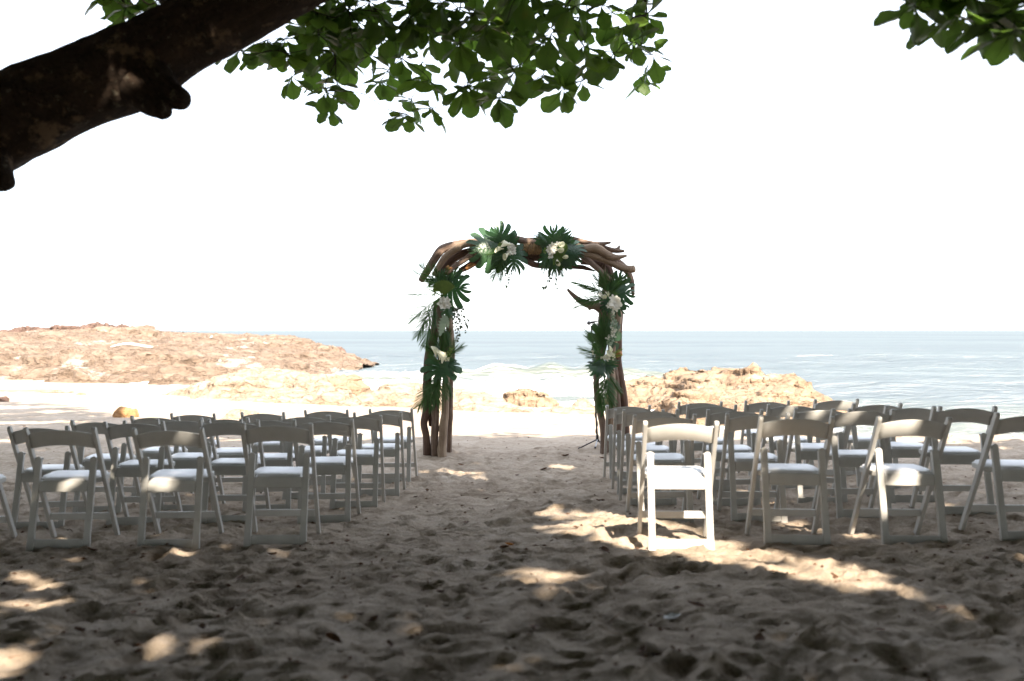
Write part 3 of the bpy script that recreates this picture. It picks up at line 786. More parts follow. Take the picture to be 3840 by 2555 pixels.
def chair_meshes():
    D = {}
    # upright: runs straight from the front foot to the top of the back (side profile in y,z)
    f = Vector((0.265, 0.0)); t = Vector((-0.205, 0.765)); d = (t - f).normalized(); nn = Vector((-d.y, d.x)); hw = 0.019
    ang = math.atan2(nn.y, nn.x)
    cap = [(t.x + hw * math.cos(a), t.y + hw * math.sin(a)) for a in [ang - math.pi + math.pi * -1 * 0 + (math.pi) * i / 8 for i in range(0)]]
    a_right = math.atan2(-nn.y, -nn.x)
    capp = [(t.x + hw * math.cos(a_right + math.pi * i / 8), t.y + hw * math.sin(a_right + math.pi * i / 8)) for i in range(9)]
    if capp[4][1] < t.y: capp = [(t.x + hw * math.cos(a_right - math.pi * i / 8), t.y + hw * math.sin(a_right - math.pi * i / 8)) for i in range(9)]
    foot = [(f.x + nn.x * hw - d.x * 0.0, 0.0), (f.x - nn.x * hw, 0.0)]
    foot = [(f.x + nn.x * hw + d.x * (-(nn.y * hw) / d.y), 0.0), (f.x - nn.x * hw + d.x * ((nn.y * hw) / d.y), 0.0)]
    D['upright'] = [prism([foot[0]] + [foot[1]] + capp, 'x', s * 0.2125 - 0.0125, s * 0.2125 + 0.0125, 0.004) for s in (-1, 1)]
    # rear leg: flat board seen from behind with a round head, leaning forward
    legs = []
    for s in (-1, 1):
        w = 0.0205; top = 0.60; xc = s * 0.1735
        poly = [(xc - w - 0.003, 0.0), (xc + w + 0.003, 0.0), (xc + w, 0.10), (xc + w, top - w)] + arc(xc, top - w, w, 0, math.pi, 8)[1:] + [(xc - w, 0.10)]
        me = prism(poly, 'y', -0.013, 0.013, 0.004)
        me.transform(Matrix.Translation((0, -0.225, 0)) @ Matrix.Rotation(-math.atan2(0.135, 0.585), 4, 'X'))
        legs.append(me)
    D['rear_leg'] = legs
    tilt = Matrix.Translation((0, -0.225, 0)) @ Matrix.Rotation(-math.atan2(0.135, 0.585), 4, 'X')
    me = prism([(-0.1515, 0.016), (0.1515, 0.016), (0.1515, 0.075), (-0.1515, 0.075)], 'y', -0.010, 0.010, 0.004); me.transform(tilt); D['foot_rail'] = me
    me = prism([(-0.1515, 0.372), (0.1515, 0.372), (0.1515, 0.438), (-0.1515, 0.438)], 'y', -0.011, 0.010, 0.004); me.transform(tilt); D['seat_rail'] = me
    me = prism([(-0.1995, 0.135), (0.1995, 0.135), (0.1995, 0.180), (-0.1995, 0.180)], 'y', 0.155, 0.172, 0.003); D['stretcher'] = me
    # backrest: board with arched top and bottom edges, bowed in plan
    n = 14; V = []; F = []
    for i in range(n + 1):
        u = -1 + 2 * i / n; x = 0.1995 * u
        zt = 0.738 + 0.030 * (1 - u * u); zb = 0.640 + 0.026 * (1 - u * u)
        for k, (z, yy) in enumerate(((zb, 0), (zb + .006, 1), (zt - .006, 1), (zt, 0), (zt, -0.0), (zt - .006, -1), (zb + .006, -1), (zb, -0.0))):
            pass
        yc = -0.166 - 0.030 * (1 - u * u) 
        sl = -0.61
        ring = []
        th = 0.0095
        for (z, o) in ((zb, -th * .5), (zb + .005, -th), (zt - .005, -th), (zt, -th * .5), (zt, th * .5), (zt - .005, th), (zb + .005, th), (zb, th * .5)):
            ring.append((x, yc + sl * (z - 0.70) + o, z))
        V += ring
    for i in range(n):
        for k in range(8):
            a = i * 8 + k; b_ = i * 8 + (k + 1) % 8
            F.append((a, b_, b_ + 8, a + 8))
    F.append(tuple(range(8))[::-1]); F.append(tuple(range(n * 8, n * 8 + 8)))
    me = mesh_from(V, F, 'backrest'); D['backrest'] = me
    # seat tray and padded cushion
    def outline(ins):
        pr = [(-0.150 + ins, -0.108 + ins), (-0.150 + ins, -0.030), (-0.196 + ins, 0.012 + ins * .3)]
        pr += [(-0.196 + ins, 0.165)] + [(p[0], p[1]) for p in arc(-0.141, 0.165, 0.055 - ins, math.pi, math.pi / 2, 5)[1:]]
        return pr + [(-x, y) for x, y in pr[::-1]]
    me = prism(outline(0.0), 'z', 0.408, 0.440, 0.005); me.transform(Matrix.Rotation(math.radians(3.0), 4, 'X')); D['seat'] = me
    o1, o2, o3 = outline(0.012), outline(0.017), outline(0.05)
    V = [(x, y, 0.4402) for x, y in o1] + [(x, y, 0.452) for x, y in o2] + [(x, y, 0.461) for x, y in o3] + [(0, 0.03, 0.464)]
    k = len(o1); F = []
    for r in range(2):
        for i in range(k): F.append((r * k + i, r * k + (i + 1) % k, (r + 1) * k + (i + 1) % k, (r + 1) * k + i)[::-1])
    for i in range(k): F.append((2 * k + (i + 1) % k, 2 * k + i, 3 * k)[::-1] if False else (2 * k + i, 2 * k + (i + 1) % k, 3 * k)[::-1])
    me = mesh_from(V, F, 'cushion')
    bm = bmesh.new(); bm.from_mesh(me); bmesh.ops.recalc_face_normals(bm, faces=bm.faces); bm.to_mesh(me); bm.free()
    me.transform(Matrix.Rotation(math.radians(3.0), 4, 'X')); D['cushion'] = me
    # pivot pins joining leg heads to the uprights
    pins = []
    for s in (-1, 1):
        V, F, U = tube_geo([(s * 0.150, -0.086, 0.572), (s * 0.203, -0.086, 0.572)], [0.006, 0.006], n=1, seg=8)
        pins.append(mesh_from(V, F, 'pin'))
    D['pin'] = pins
    return D
CH = chair_meshes()

def build_chair(label, group):
    root = empty('folding_chair', (0, 0, 0))
    tag(root, label, 'chair', group)
    for me in CH['upright']: obj('upright', me, M['resin'], root)
    for me in CH['rear_leg']: obj('rear_leg', me, M['resin'], root)
    obj('foot_rail', CH['foot_rail'], M['resin'], root)
    obj('seat_rail', CH['seat_rail'], M['resin'], root)
    obj('stretcher', CH['stretcher'], M['resin'], root)
    obj('backrest', CH['backrest'], M['resin'], root)
    s = obj('seat', CH['seat'], M['resin'], root)
    obj('cushion', CH['cushion'], M['vinyl'], s)
    for me in CH['pin']: obj('pivot_pin', me, M['hole_pin'], root)
    return root

# (left post px, right post px) of every chair back, row by row outwards from the aisle
LEFT = {0: (10.15, [(1390, 1546), (1147, 1302), (911, 1062), (639, 793)]),
        1: (9.15, [(1325, 1501), (1050, 1224), (760, 930), (486, 658)]),
        2: (8.22, [(1223, 1418), (898, 1092), (586, 777), (263, 454)]),
        3: (7.38, [(1101, 1316), (738, 957), (388, 603), (26, 246)]),
        4: (6.32, [(897, 1150), (501, 755), (83, 339), (-330, -76)])}
RIGHT_ = {0: (10.0, [(2282, 2439), (2550, 2710), (2805, 2966), (3062, 3226)]),
          1: (8.92, [(2313, 2490), (2585, 2766), (2887, 3069), (3203, 3386)]),
          2: (7.92, [(2348, 2548), (2662, 2861), (2984, 3192), (3330, 3535)]),
          3: (7.04, [(2384, 2610), (2741, 2967), (3129, 3355), (3512, 3750)]),
          4: (5.96, [(2430, 2692), (2863, 3133), (3288, 3568), (3734, 4014)])}
ORD = ['first', 'second', 'third', 'fourth', 'fifth']
NTH = ['on the aisle', 'second from aisle', 'third from aisle', 'fourth from aisle']
rngc = random.Random(4)
CHAIRS = {}
for side, T in (('L', LEFT), ('R', RIGHT_)):
    for row, (Y, lst) in T.items():
        for k, (xl, xr) in enumerate(lst):
            xc = ((xl + xr) / 2 - 1920) / FPX * Y
            sd = 'microphone-stand side' if side == 'R' else 'side opposite the microphone stand'
            lab = 'white folding chair in %s row from arch, %s, %s' % (ORD[row], NTH[k], sd)
            r = build_chair(lab, 'white folding chairs in two blocks facing the arch')
            rz = math.radians(rngc.uniform(-2.5, 2.5) + (1.5 if side == 'L' else -1.0))
            y = Y + 0.205
            fz = [SZ(xc + sx, y + sy) for sx in (-0.2, 0.2) for sy in (-0.22, 0.27)]
            # feet stand in the sand: rest the four feet on a plane through the sand under them
            zr = 0.5 * (fz[0] + fz[2]); zf = 0.5 * (fz[1] + fz[3])
            r.location = (xc, y, 0.5 * (zr + zf) - 0.012)
            px_ = 0.6 * math.atan2(zf - zr, 0.49)
            r.rotation_euler = (max(-0.05, min(0.03, px_)), math.radians(rngc.uniform(-0.8, 0.8)), rz)
            CHAIRS[(side, row, k)] = r
# ------------------------------------------------------------------ driftwood arch
AY = 12.8
def Z5(x, y): return (1500 + x * 0.4145, 800 + y * 0.4145)
def Z6(x, y): return (1500 + x * 0.3988, 1250 + y * 0.3988)
ARCH_BASE = Vector((P(1960, 1710, AY).x, AY, GZ(0, AY)))
arch = empty('driftwood_arch', ARCH_BASE)
tag(arch, 'rustic wedding arch of bundled driftwood logs standing at the end of the aisle', 'arch')
PXM = AY / FPX
def log(pts, widths, dy, mat='drift', seed=1.0, knots=(), n=34, seg=14, rough=0.10, name='driftwood_log', round_end=True):
    """pts in photo pixels, widths in pixels; dy = depth offset(s) from the arch plane in metres"""
    if not isinstance(dy, (list, tuple)): dy = [dy] * len(pts)
    W = []
    for i, p in enumerate(pts):
        d = np.interp(i / (len(pts) - 1), np.linspace(0, 1, len(dy)), dy)
        W.append(P(p[0], p[1], AY + d) - ARCH_BASE)
    R = [w * 0.5 * PXM for w in widths]
    me = tube_mesh(W, R, n=n, seg=seg, rough=rough, seed=seed * 3.17, knots=knots, round_end=round_end)
    return obj(name, me, M[mat], arch)
A = lambda *l: [Z6(*p) for p in l]
B = lambda *l: [Z5(*p) for p in l]
# left post
log(B((345, 800), (335, 950), (305, 1120), (265, 1290), (250, 1450)) + A((255, 600), (250, 740), (225, 850), (245, 960), (256, 1090), (256, 1190)), [34, 36, 34, 34, 34, 32, 30, 25, 25, 31, 34], [0.05, 0.0, -0.05, -0.05], 'drift_dark', 1, ((0.62, 1.0, 0.03, 0.08),), n=60)
log(A((290, 870), (292, 800), (310, 700)), [16, 22, 26], 0.0, 'drift_dark', 2)
log(B((360, 820), (365, 1000), (390, 1200)) + A((350, 470), (338, 650), (335, 800), (326, 950), (326, 1080), (328, 1180)), [30, 30, 30, 28, 27, 28, 29, 30, 31], [-0.05, -0.1], 'drift', 3, ((0.7, 4.0, 0.02, 0.06),), n=54)
log(B((430, 800), (440, 950), (450, 1150)) + A((430, 450), (425, 600), (425, 740), (412, 850), (402, 1000), (396, 1100), (396, 1190)), [26, 26, 27, 27, 27, 27, 30, 30, 32, 33], [-0.02, -0.16], 'drift_pale', 4, ((0.80, 5.6, 0.035, 0.05), (0.93, 5.2, 0.02, 0.05)), n=60)
log(B((455, 820), (460, 1000), (475, 1250)) + A((480, 450), (478, 650), (472, 850), (465, 1020), (462, 1190)), [18, 19, 20, 18, 17, 17, 18, 19], 0.06, 'drift', 5, ((0.72, 0.5, 0.018, 0.05),), n=50)
# right post
log(B((1900, 640), (1880, 800), (1860, 950), (1830, 1150), (1800, 1350)) + A((1845, 450), (1855, 600), (1885, 760), (1912, 900), (1918, 1020), (1916, 1150)), [50, 62, 56, 44, 34, 22, 24, 26, 28, 29, 31], [0.06, 0.0, -0.05, -0.08], 'drift', 6, ((0.2, 3.0, 0.03, 0.1),), n=60)
log(B((1517, 690), (1560, 735), (1620, 785), (1700, 825), (1780, 840), (1850, 900), (1880, 1010)), [10, 15, 20, 27, 34, 40, 40], [-0.12, -0.08, 0.0], 'drift', 7, n=36)
log(B((1708, 868), (1730, 852), (1790, 838)), [12, 18, 24], -0.06, 'drift', 8)
log(B((1950, 640), (1965, 850), (1960, 1050), (1925, 1200), (1905, 1350)) + A((1985, 420), (2000, 600), (1985, 760), (1975, 950), (1975, 1160)), [34, 34, 30, 30, 32, 32, 30, 28, 28, 30], [0.04, -0.04, -0.1, -0.02], 'drift_pale', 9, n=54)
log(B((1990, 900), (1978, 1100), (1972, 1260)) + A((2040, 250), (2060, 400), (2090, 550), (2110, 700), (2122, 900), (2128, 1160)), [24, 24, 32, 36, 37, 34, 30, 30, 32], [0.10, 0.14], 'drift_dark', 10, ((0.30, 5.8, 0.05, 0.07),), n=54)
log(B((1905, 1150), (1925, 1300)) + A((2035, 420), (2045, 600), (2055, 740), (2060, 950), (2062, 1160)), [26, 28, 24, 22, 22, 22, 24], 0.08, 'drift', 11, n=44)
log(B((1995, 1290), (1980, 1265), (1960, 1300)), [16, 22, 14], 0.02, 'heart', 12)
log(B((1905, 1400), (1912, 1440), (1908, 1480)), [18, 22, 16], -0.06, 'heart', 13)
# crown of the arch
log(B((190, 612), (250, 520), (310, 420), (375, 330), (480, 292), (600, 272), (760, 262), (900, 270)), [24, 28, 30, 32, 30, 28, 28, 26], [0.0, 0.04], 'drift', 14, ((0.35, 2.0, 0.02, 0.06),), n=48)
log(B((310, 560), (400, 410), (500, 325), (580, 285), (660, 275), (780, 290)), [20, 24, 27, 27, 26, 22], [-0.10, -0.06], 'drift_pale', 15, ((0.55, 2.5, 0.02, 0.04),), n=44)
log(B((350, 600), (430, 470), (520, 390), (640, 345), (800, 330), (1000, 340)), [26, 30, 30, 28, 26, 24], [0.08, 0.10], 'drift_dark', 16, n=44)
log(B((420, 545), (500, 480), (580, 425), (660, 372), (780, 345)), [16, 20, 22, 22, 20], [-0.13, -0.08], 'drift', 17, n=36)
log(B((540, 520), (620, 480), (680, 440), (760, 405), (900, 400)), [20, 26, 28, 26, 22], [0.02, 0.04], 'drift_dark', 18, n=36, rough=0.2)
log(B((600, 505), (640, 470), (690, 465)), [14, 18, 6], -0.04, 'heart', 19)
log(B((800, 225), (930, 215), (1060, 235), (1190, 268), (1300, 300)), [22, 24, 28, 30, 28], [0.02, -0.02], 'drift', 20, ((0.6, 2.0, 0.02, 0.05),), n=40)
log(B((1060, 240), (1200, 245), (1400, 225), (1560, 235), (1700, 268), (1800, 280), (1905, 265)), [20, 22, 22, 21, 20, 19, 9], [0.10, 0.04, -0.02], 'drift', 21, n=46)
log(B((900, 330), (1060, 318), (1180, 322), (1300, 328), (1460, 340), (1600, 330)), [26, 29, 30, 29, 26, 24], [-0.04, 0.0], 'drift_pale', 22, n=44)
log(B((860, 390), (1000, 380), (1150, 392), (1300, 400), (1450, 420), (1600, 400)), [24, 28, 32, 32, 30, 26], 0.10, 'drift_dark', 23, n=40)
log(B((1100, 415), (1160, 440), (1220, 468), (1330, 480), (1500, 482), (1640, 490), (1700, 505), (1765, 523)), [18, 22, 22, 20, 17, 17, 14, 4], [0.04, 0.0], 'drift_dark', 24, n=44, rough=0.18)
log(B((1560, 290), (1660, 320), (1740, 312), (1800, 325), (1860, 365), (1950, 400), (2050, 385)), [26, 30, 30, 32, 30, 24, 9], [-0.06, -0.10], 'drift_pale', 25, ((0.7, 2.2, 0.02, 0.05),), n=44)
log(B((1560, 350), (1660, 370), (1760, 385), (1880, 430), (2000, 490), (2080, 508), (2118, 505)), [24, 28, 28, 28, 28, 27, 28], [-0.02, -0.12], 'drift_pale', 26, ((0.93, 1.6, 0.03, 0.04),), n=46)
log(B((1620, 270), (1780, 290), (1880, 325), (1960, 340), (2025, 342)), [20, 22, 22, 19, 12], [0.06, 0.02], 'drift', 27, n=36)
log(B((1940, 338), (1975, 318), (1985, 292)), [16, 13, 6], 0.03, 'drift', 28, n=14)
log(B((1620, 370), (1700, 425), (1780, 495), (1850, 555), (1915, 610)), [22, 23, 22, 20, 15], [-0.02, -0.14], 'drift', 29, n=36)
log(B((1700, 400), (1850, 430), (1960, 440), (2050, 520), (2095, 620), (2110, 740)), [24, 28, 28, 26, 22, 12], [0.12, 0.10], 'drift', 30, n=40)
log(B((1640, 440), (1760, 450), (1850, 480), (1880, 560), (1890, 700)), [20, 28, 40, 46, 40], [0.10, 0.06], 'drift_dark', 31, n=36, rough=0.16)
log(B((1850, 455), (1835, 540), (1825, 660)), [10, 26, 30], -0.02, 'drift', 32, n=24)
log(B((430, 480), (440, 500), (470, 495)), [14, 16, 10], -0.14, 'heart', 33, n=12)
# fibre lashing round the middle of the crown
for k in range(17):
    cx = 1098 + k * 11.5
    g = Geo()
    c = P(*Z5(cx, 321), AY - 0.02) - ARCH_BASE
    ring = [c + Vector((0.008 * math.sin(a * 2 + k), math.cos(a) * (0.068 + 0.003 * math.sin(k * 2.1)), math.sin(a) * (0.068 + 0.003 * math.sin(k * 2.1)))) for a in [2 * math.pi * i / 18 for i in range(19)]]
    V, F, U = tube_geo(ring, [0.0085, 0.0085], n=36, seg=6, rough=0.1, seed=k, round_end=False)
    g.add(V, F, U)
    obj('lashing', g.mesh(), M['rope'], arch)

# ------------------------------------------------------------------ microphone stand
mb = GP(2238, 1690)
MY = 13.15
mb = Vector((P(2240, 1690, MY).x, MY, SZ(P(2240, 1690, MY).x, MY)))
stand = empty('microphone_stand', mb)
tag(stand, 'slim black microphone stand with cable and tripod foot beside the right arch post', 'microphone stand')
def L(px, py, Y=MY): return P(px, py, Y) - mb
hub = Vector((0, 0, 0.085))
obj('pole', tube_mesh([hub, L(2233, 1520), L(2226, 1400), L(2222, 1300), L(2217, 1222)], [0.012, 0.011, 0.009, 0.009, 0.009], n=20, seg=10), M['black_metal'], stand)
for (dx, dy) in ((-0.255, -0.09), (-0.045, -0.20), (0.16, 0.16)):
    fx, fy = mb.x + dx, mb.y + dy
    e = Vector((dx, dy, SZ(fx, fy) - mb.z + 0.008))
    leg = obj('leg', tube_mesh([Vector((hub.x, 0, 0.085)), e], [0.009, 0.008], n=4, seg=8), M['chrome'] if dx == -0.045 else M['black_metal'], stand)
    obj('rubber_foot', tube_mesh([e * 0.93 + Vector((hub.x, 0, 0.085)) * 0.07, e], [0.013, 0.012], n=2, seg=8), M['black_metal'], leg)
obj('hub', tube_mesh([hub + Vector((0, 0, -0.03)), hub + Vector((0, 0, 0.06))], [0.020, 0.018], n=3, seg=12), M['black_metal'], stand)
obj('clutch', tube_mesh([L(2226, 1405), L(2225, 1385)], [0.016, 0.015], n=3, seg=12), M['black_metal'], stand)
obj('boom', tube_mesh([L(2245, 1204), L(2225, 1208), L(2216, 1213)], [0.008, 0.008, 0.009], n=6, seg=8), M['black_metal'], stand)
mic = obj('microphone', tube_mesh([L(2232, 1207), L(2218, 1209.5), L(2212, 1211)], [0.011, 0.015, 0.018], n=6, seg=14), M['black_metal'], stand)
obj('grille', tube_mesh([L(2213, 1211), L(2210, 1211.5), L(2206, 1212.3), L(2202, 1213)], [0.021, 0.028, 0.027, 0.014], n=8, seg=16), M['mic_grille'], mic)
pts = []
for i in range(60):
    t = i / 59; c = hub.lerp(L(2218, 1227), t); a = t * 2 * math.pi * 7
    pts.append(c + Vector((math.cos(a) * 0.017, math.sin(a) * 0.017, 0)))
pts.append(L(2222, 1212)); pts.append(L(2230, 1208))
obj('cable', tube_mesh([Vector((0.12, 0.05, 0.02)), Vector((0.04, 0.0, 0.03))] + pts, [0.0045, 0.0045], n=240, seg=6, round_end=False), M['black_metal'], stand)
# ------------------------------------------------------------------ leaf and flower shapes (unit length along +Y, face along +Z)
def monstera_geo(seed, nf=6, curl=0.25, gap=0.30, wid=0.92):
    """heart-shaped split leaf: broad fingers leave the midrib and are cut free towards the margin"""
    r = random.Random(seed)
    V = []; F = []
    def env(ang):                                    # margin radius seen from the leaf base region
        return 0
    for s in (-1, 1):
        for k in range(nf + 1):
            t0 = k / (nf + 1); t1 = (k + 1) / (nf + 1)
            yb0 = -0.02 + 0.86 * t0 ** 1.1; yb1 = -0.02 + 0.86 * t1 ** 1.1
            tm = (t0 + t1) / 2
            ang0 = math.radians(150 - 138 * t0 ** 0.85); ang1 = math.radians(150 - 138 * t1 ** 0.85)
            def length(t): return wid * (0.30 + 0.32 * math.sin(min(1, (t * 1.05 + 0.12)) * math.pi) ** 0.8) * (1 - 0.42 * t ** 3)
            Lf = length(tm) * r.uniform(0.93, 1.06)
            nu = 6; free = r.uniform(0.48, 0.62); g = gap * r.uniform(0.75, 1.25)
            rows = []
            for i in range(nu + 1):
                u = i / nu
                shrink = g * smoothstep(free - 0.08, free + 0.22, np.array(u)).item() * 0.5
                if u > 0.85: shrink += (u - 0.85) / 0.15 * 0.12
                e0 = shrink; e1 = 1 - shrink * (0.6 if k == nf else 1.0)
                def pt(e, u=u):
                    yb = yb0 + (yb1 - yb0) * e; a = ang0 + (ang1 - ang0) * e
                    bend = a - 0.35 * u * (0.4 + tm)          # fingers sweep towards the tip
                    tip = 1 - 0.10 * abs(e - 0.5) ** 2 * 4 * (u ** 3)
                    rad = u * Lf * tip
                    x = s * math.sin(bend) * rad; y = yb + math.cos(bend) * rad
                    return x, y
                rows.append([pt(e0), pt((e0 + e1) / 2), pt(e1)])
            o = len(V)
            ph = r.uniform(-1, 1)
            for i, row in enumerate(rows):
                u = i / nu
                for j, (x, y) in enumerate(row):
                    z = -curl * (x * x * 0.9) - curl * 0.5 * max(0, y - 0.35) ** 2 + 0.03 * math.sin(5 * u + ph) * u + (0.018 if j == 1 else 0) * (1 - u) - 0.02 * u * (j == 1)
                    V.append((x, y, z))
            for i in range(nu):
                for j in range(2):
                    q = (o + i * 3 + j, o + i * 3 + j + 1, o + (i + 1) * 3 + j + 1, o + (i + 1) * 3 + j)
                    F.append(q if s > 0 else q[::-1])
    # midrib and stalk
    Vt, Ft, _ = tube_geo([(0, -0.28, -0.03), (0, 0, 0.004), (0, 0.45, 0.006), (0, 0.86, -curl * 0.12)], [0.016, 0.014, 0.010, 0.004], n=10, seg=5, round_end=False)
    o = len(V); V += [tuple(p) for p in Vt.tolist()]; F += [tuple(i + o for i in f) for f in Ft]
    return V, F
def palm_geo(seed, n=16, spread=58, ll=0.42, droop=0.25, w=0.020, fold=0.35):
    r = random.Random(seed); V = []; F = []
    def rach(t): return Vector((0.02 * math.sin(3 * t), t, -droop * t * t))
    Vt, Ft, _ = tube_geo([rach(t) for t in (0, .25, .5, .75, 1)], [0.013, 0.011, 0.009, 0.006, 0.003], n=12, seg=5, round_end=False)
    V += [tuple(p) for p in Vt.tolist()]; F += list(Ft)
    for s in (-1, 1):
        for k in range(n):
            t = 0.10 + 0.90 * (k + r.uniform(-0.2, 0.2)) / (n - 1)
            t = max(0.05, min(1, t)); b = rach(t)
            a = math.radians(spread * (1 - 0.62 * t) + r.uniform(-5, 5)); L = ll * (0.55 + 0.65 * math.sin(math.pi * (0.18 + 0.72 * t))) * r.uniform(0.9, 1.1)
            dirv = Vector((s * math.sin(a), math.cos(a), fold * r.uniform(0.6, 1.1))).normalized()
            sidev = Vector((-dirv.y, dirv.x, 0)).normalized()
            nu = 5; o = len(V); sag = r.uniform(0.25, 0.55)
            for i in range(nu + 1):
                u = i / nu
                c = b + dirv * (L * u) + Vector((0, 0, -sag * L * u * u))
                ww = w * (math.sin(math.pi * min(1, 0.18 + u * 0.82)) ** 0.7) * (1.0 - 0.5 * u) if i < nu else 0.0008
                tw = sidev * ww + Vector((0, 0, ww * 0.5 * s))
                V.append(tuple(c - tw)); V.append(tuple(c + tw))
            for i in range(nu): F.append((o + 2 * i, o + 2 * i + 1, o + 2 * i + 3, o + 2 * i + 2))
    return V, F
def fan_geo(seed, n=15):
    """pleated young fan leaf"""
    r = random.Random(seed); V = [(0, 0, 0)]; F = []
    m = 2 * n
    for ring, rad in enumerate((0.35, 0.7, 1.0)):
        for i in range(m + 1):
            a = math.radians(-55 + 110 * i / m)
            z = (0.05 if i % 2 else -0.05) * rad - 0.12 * rad * rad
            rr = rad * (1 - (0.10 if i % 2 and ring == 2 else 0)) * (1 - 0.12 * abs(i / m - 0.5))
            V.append((math.sin(a) * rr * 0.85, math.cos(a) * rr, z))
    w = m + 1
    for i in range(m): F.append((0, 1 + i + 1, 1 + i))
    for ring in range(2):
        for i in range(m):
            a = 1 + ring * w + i; F.append((a, a + 1, a + w + 1, a + w))
    return V, F
def calla_geo(seed):
    """rolled white spathe, flared and pointed"""
    V = []; F = []; n = 16; m = 7
    for j in range(m):
        t = j / (m - 1)
        rad = 0.07 + 0.26 * t ** 2.0
        for i in range(n + 1):
            a = 2 * math.pi * i / n * 0.96
            lip = 0.34 * (t ** 3) * (0.5 - 0.5 * math.cos(a))
            rr = rad * (1 + 0.35 * t * (0.5 - 0.5 * math.cos(a)) + 0.10 * (i / n) * t)
            V.append((math.cos(a) * rr * 0.9, t * 0.70 + lip, math.sin(a) * rr * 0.9))
    w = n + 1
    for j in range(m - 1):
        for i in range(n): F.append((j * w + i, j * w + i + 1, (j + 1) * w + i + 1, (j + 1) * w + i))
    return V, F
def petal_strip(V, F, base, dirv, up, L, W, cup, n=5, tipround=1.0):
    side = dirv.cross(up).normalized(); o = len(V)
    for i in range(n + 1):
        u = i / n; ww = W * math.sin(math.pi * min(0.97, 0.10 + 0.80 * u ** 0.8)) ** 0.8
        c = base + dirv * (L * u) + up * (cup * L * math.sin(u * 2.2) * 0.5)
        V.append(tuple(c - side * ww + up * ww * 0.25)); V.append(tuple(c)); V.append(tuple(c + side * ww + up * ww * 0.25))
    for i in range(n):
        for j in range(2): F.append((o + 3 * i + j, o + 3 * i + j + 1, o + 3 * i + j + 4, o + 3 * i + j + 3))
def blossom_geo(seed, np_=5, W=0.34, cup=0.5):
    """open flower facing +Z, radius 1"""
    r = random.Random(seed); V = []; F = []
    for k in range(np_):
        a = 2 * math.pi * k / np_ + r.uniform(-.15, .15)
        d = Vector((math.cos(a), math.sin(a), 0.18)).normalized()
        petal_strip(V, F, Vector((0, 0, 0)), d, Vector((0, 0, 1)), r.uniform(0.85, 1.05), W, cup * r.uniform(0.6, 1.2))
    bm = bmesh.new(); bmesh.ops.create_icosphere(bm, subdivisions=1, radius=0.16)
    o = len(V); V += [(v.co.x, v.co.y, v.co.z + 0.15) for v in bm.verts]; F += [tuple(v.index + o for v in f.verts) for f in bm.faces]; bm.free()
    return V, F
def strap_geo(seed, L=1.0, W=0.05, droop=0.3, n=8):
    V = []; F = []
    for i in range(n + 1):
        u = i / n; w = W * math.sin(math.pi * min(0.98, 0.12 + 0.86 * u)) ** 0.7
        V += [(-w, u, -droop * u * u + 0.2 * w), (0, u, -droop * u * u), (w, u, -droop * u * u + 0.2 * w)]
    for i in range(n):
        for j in range(2): F.append((3 * i + j, 3 * i + j + 1, 3 * i + j + 4, 3 * i + j + 3))
    return V, F
def jag_geo(seed):
    """long wavy variegated leaf with pointed lobes"""
    V = []; F = []; n = 14; r = random.Random(seed)
    for i in range(n + 1):
        u = i / n; w = 0.17 * math.sin(math.pi * min(0.98, 0.1 + 0.9 * u)) ** 0.8 * (1.25 if i % 2 else 0.6)
        y2 = u - (0.06 if i % 2 else 0)
        z = 0.03 * math.sin(6 * u)
        V += [(-w, y2 + (0.05 if i % 2 else 0), z + .02), (0, u, z), (w, y2 + (0.05 if i % 2 else 0), z + .02)]
    for i in range(n):
        for j in range(2): F.append((3 * i + j, 3 * i + j + 1, 3 * i + j + 4, 3 * i + j + 3))
    return V, F
def G2M(g, name): return mesh_from(g[0], g[1], name)
SH = {'mon': [G2M(monstera_geo(s, nf, c, g, w), 'monstera_leaf') for s, nf, c, g, w in ((1, 5, 0.35, 0.24, 1.25), (2, 6, 0.5, 0.17, 1.2), (3, 4, 0.6, 0.09, 1.35), (4, 5, 0.8, 0.2, 1.1))],
      'palm': [G2M(palm_geo(s, n, sp, ll, d, w), 'palm_frond') for s, n, sp, ll, d, w in ((1, 15, 56, 0.42, 0.2, 0.017), (2, 17, 50, 0.50, 0.35, 0.019), (3, 18, 40, 0.46, 0.15, 0.018), (4, 13, 62, 0.36, 0.3, 0.018))],
      'fan': [G2M(fan_geo(s), 'fan_leaf') for s in (1, 2)],
      'calla': [G2M(calla_geo(s), 'calla_lily') for s in (1,)],
      'orchid': [G2M(blossom_geo(1, 5, 0.36, 0.4), 'orchid'), G2M(blossom_geo(2, 6, 0.30, 0.7), 'orchid'), G2M(blossom_geo(3, 4, 0.40, 0.9), 'orchid')],
      'strap': [G2M(strap_geo(1, 1, 0.045, 0.25), 'strap_leaf'), G2M(strap_geo(2, 1, 0.065, 0.4), 'strap_leaf')],
      'jag': [G2M(jag_geo(1), 'variegated_leaf')]}
MATS = {'mon': 'monstera', 'palm': 'palm', 'fan': 'fresh', 'calla': 'cream', 'orchid': 'petal', 'strap': 'palm', 'jag': 'variegated'}
NAMES = {'mon': 'monstera_leaf', 'palm': 'palm_frond', 'fan': 'fan_leaf', 'calla': 'calla_lily', 'orchid': 'orchid', 'strap': 'strap_leaf', 'jag': 'variegated_leaf'}
_cache = {}
def shape(kind, var, mat):
    me = SH[kind][var % len(SH[kind])]; key = (kind, var % len(SH[kind]), mat)
    if key not in _cache:
        m2 = me.copy(); m2.materials.clear(); m2.materials.append(M[mat]); _cache[key] = m2
    return _cache[key]
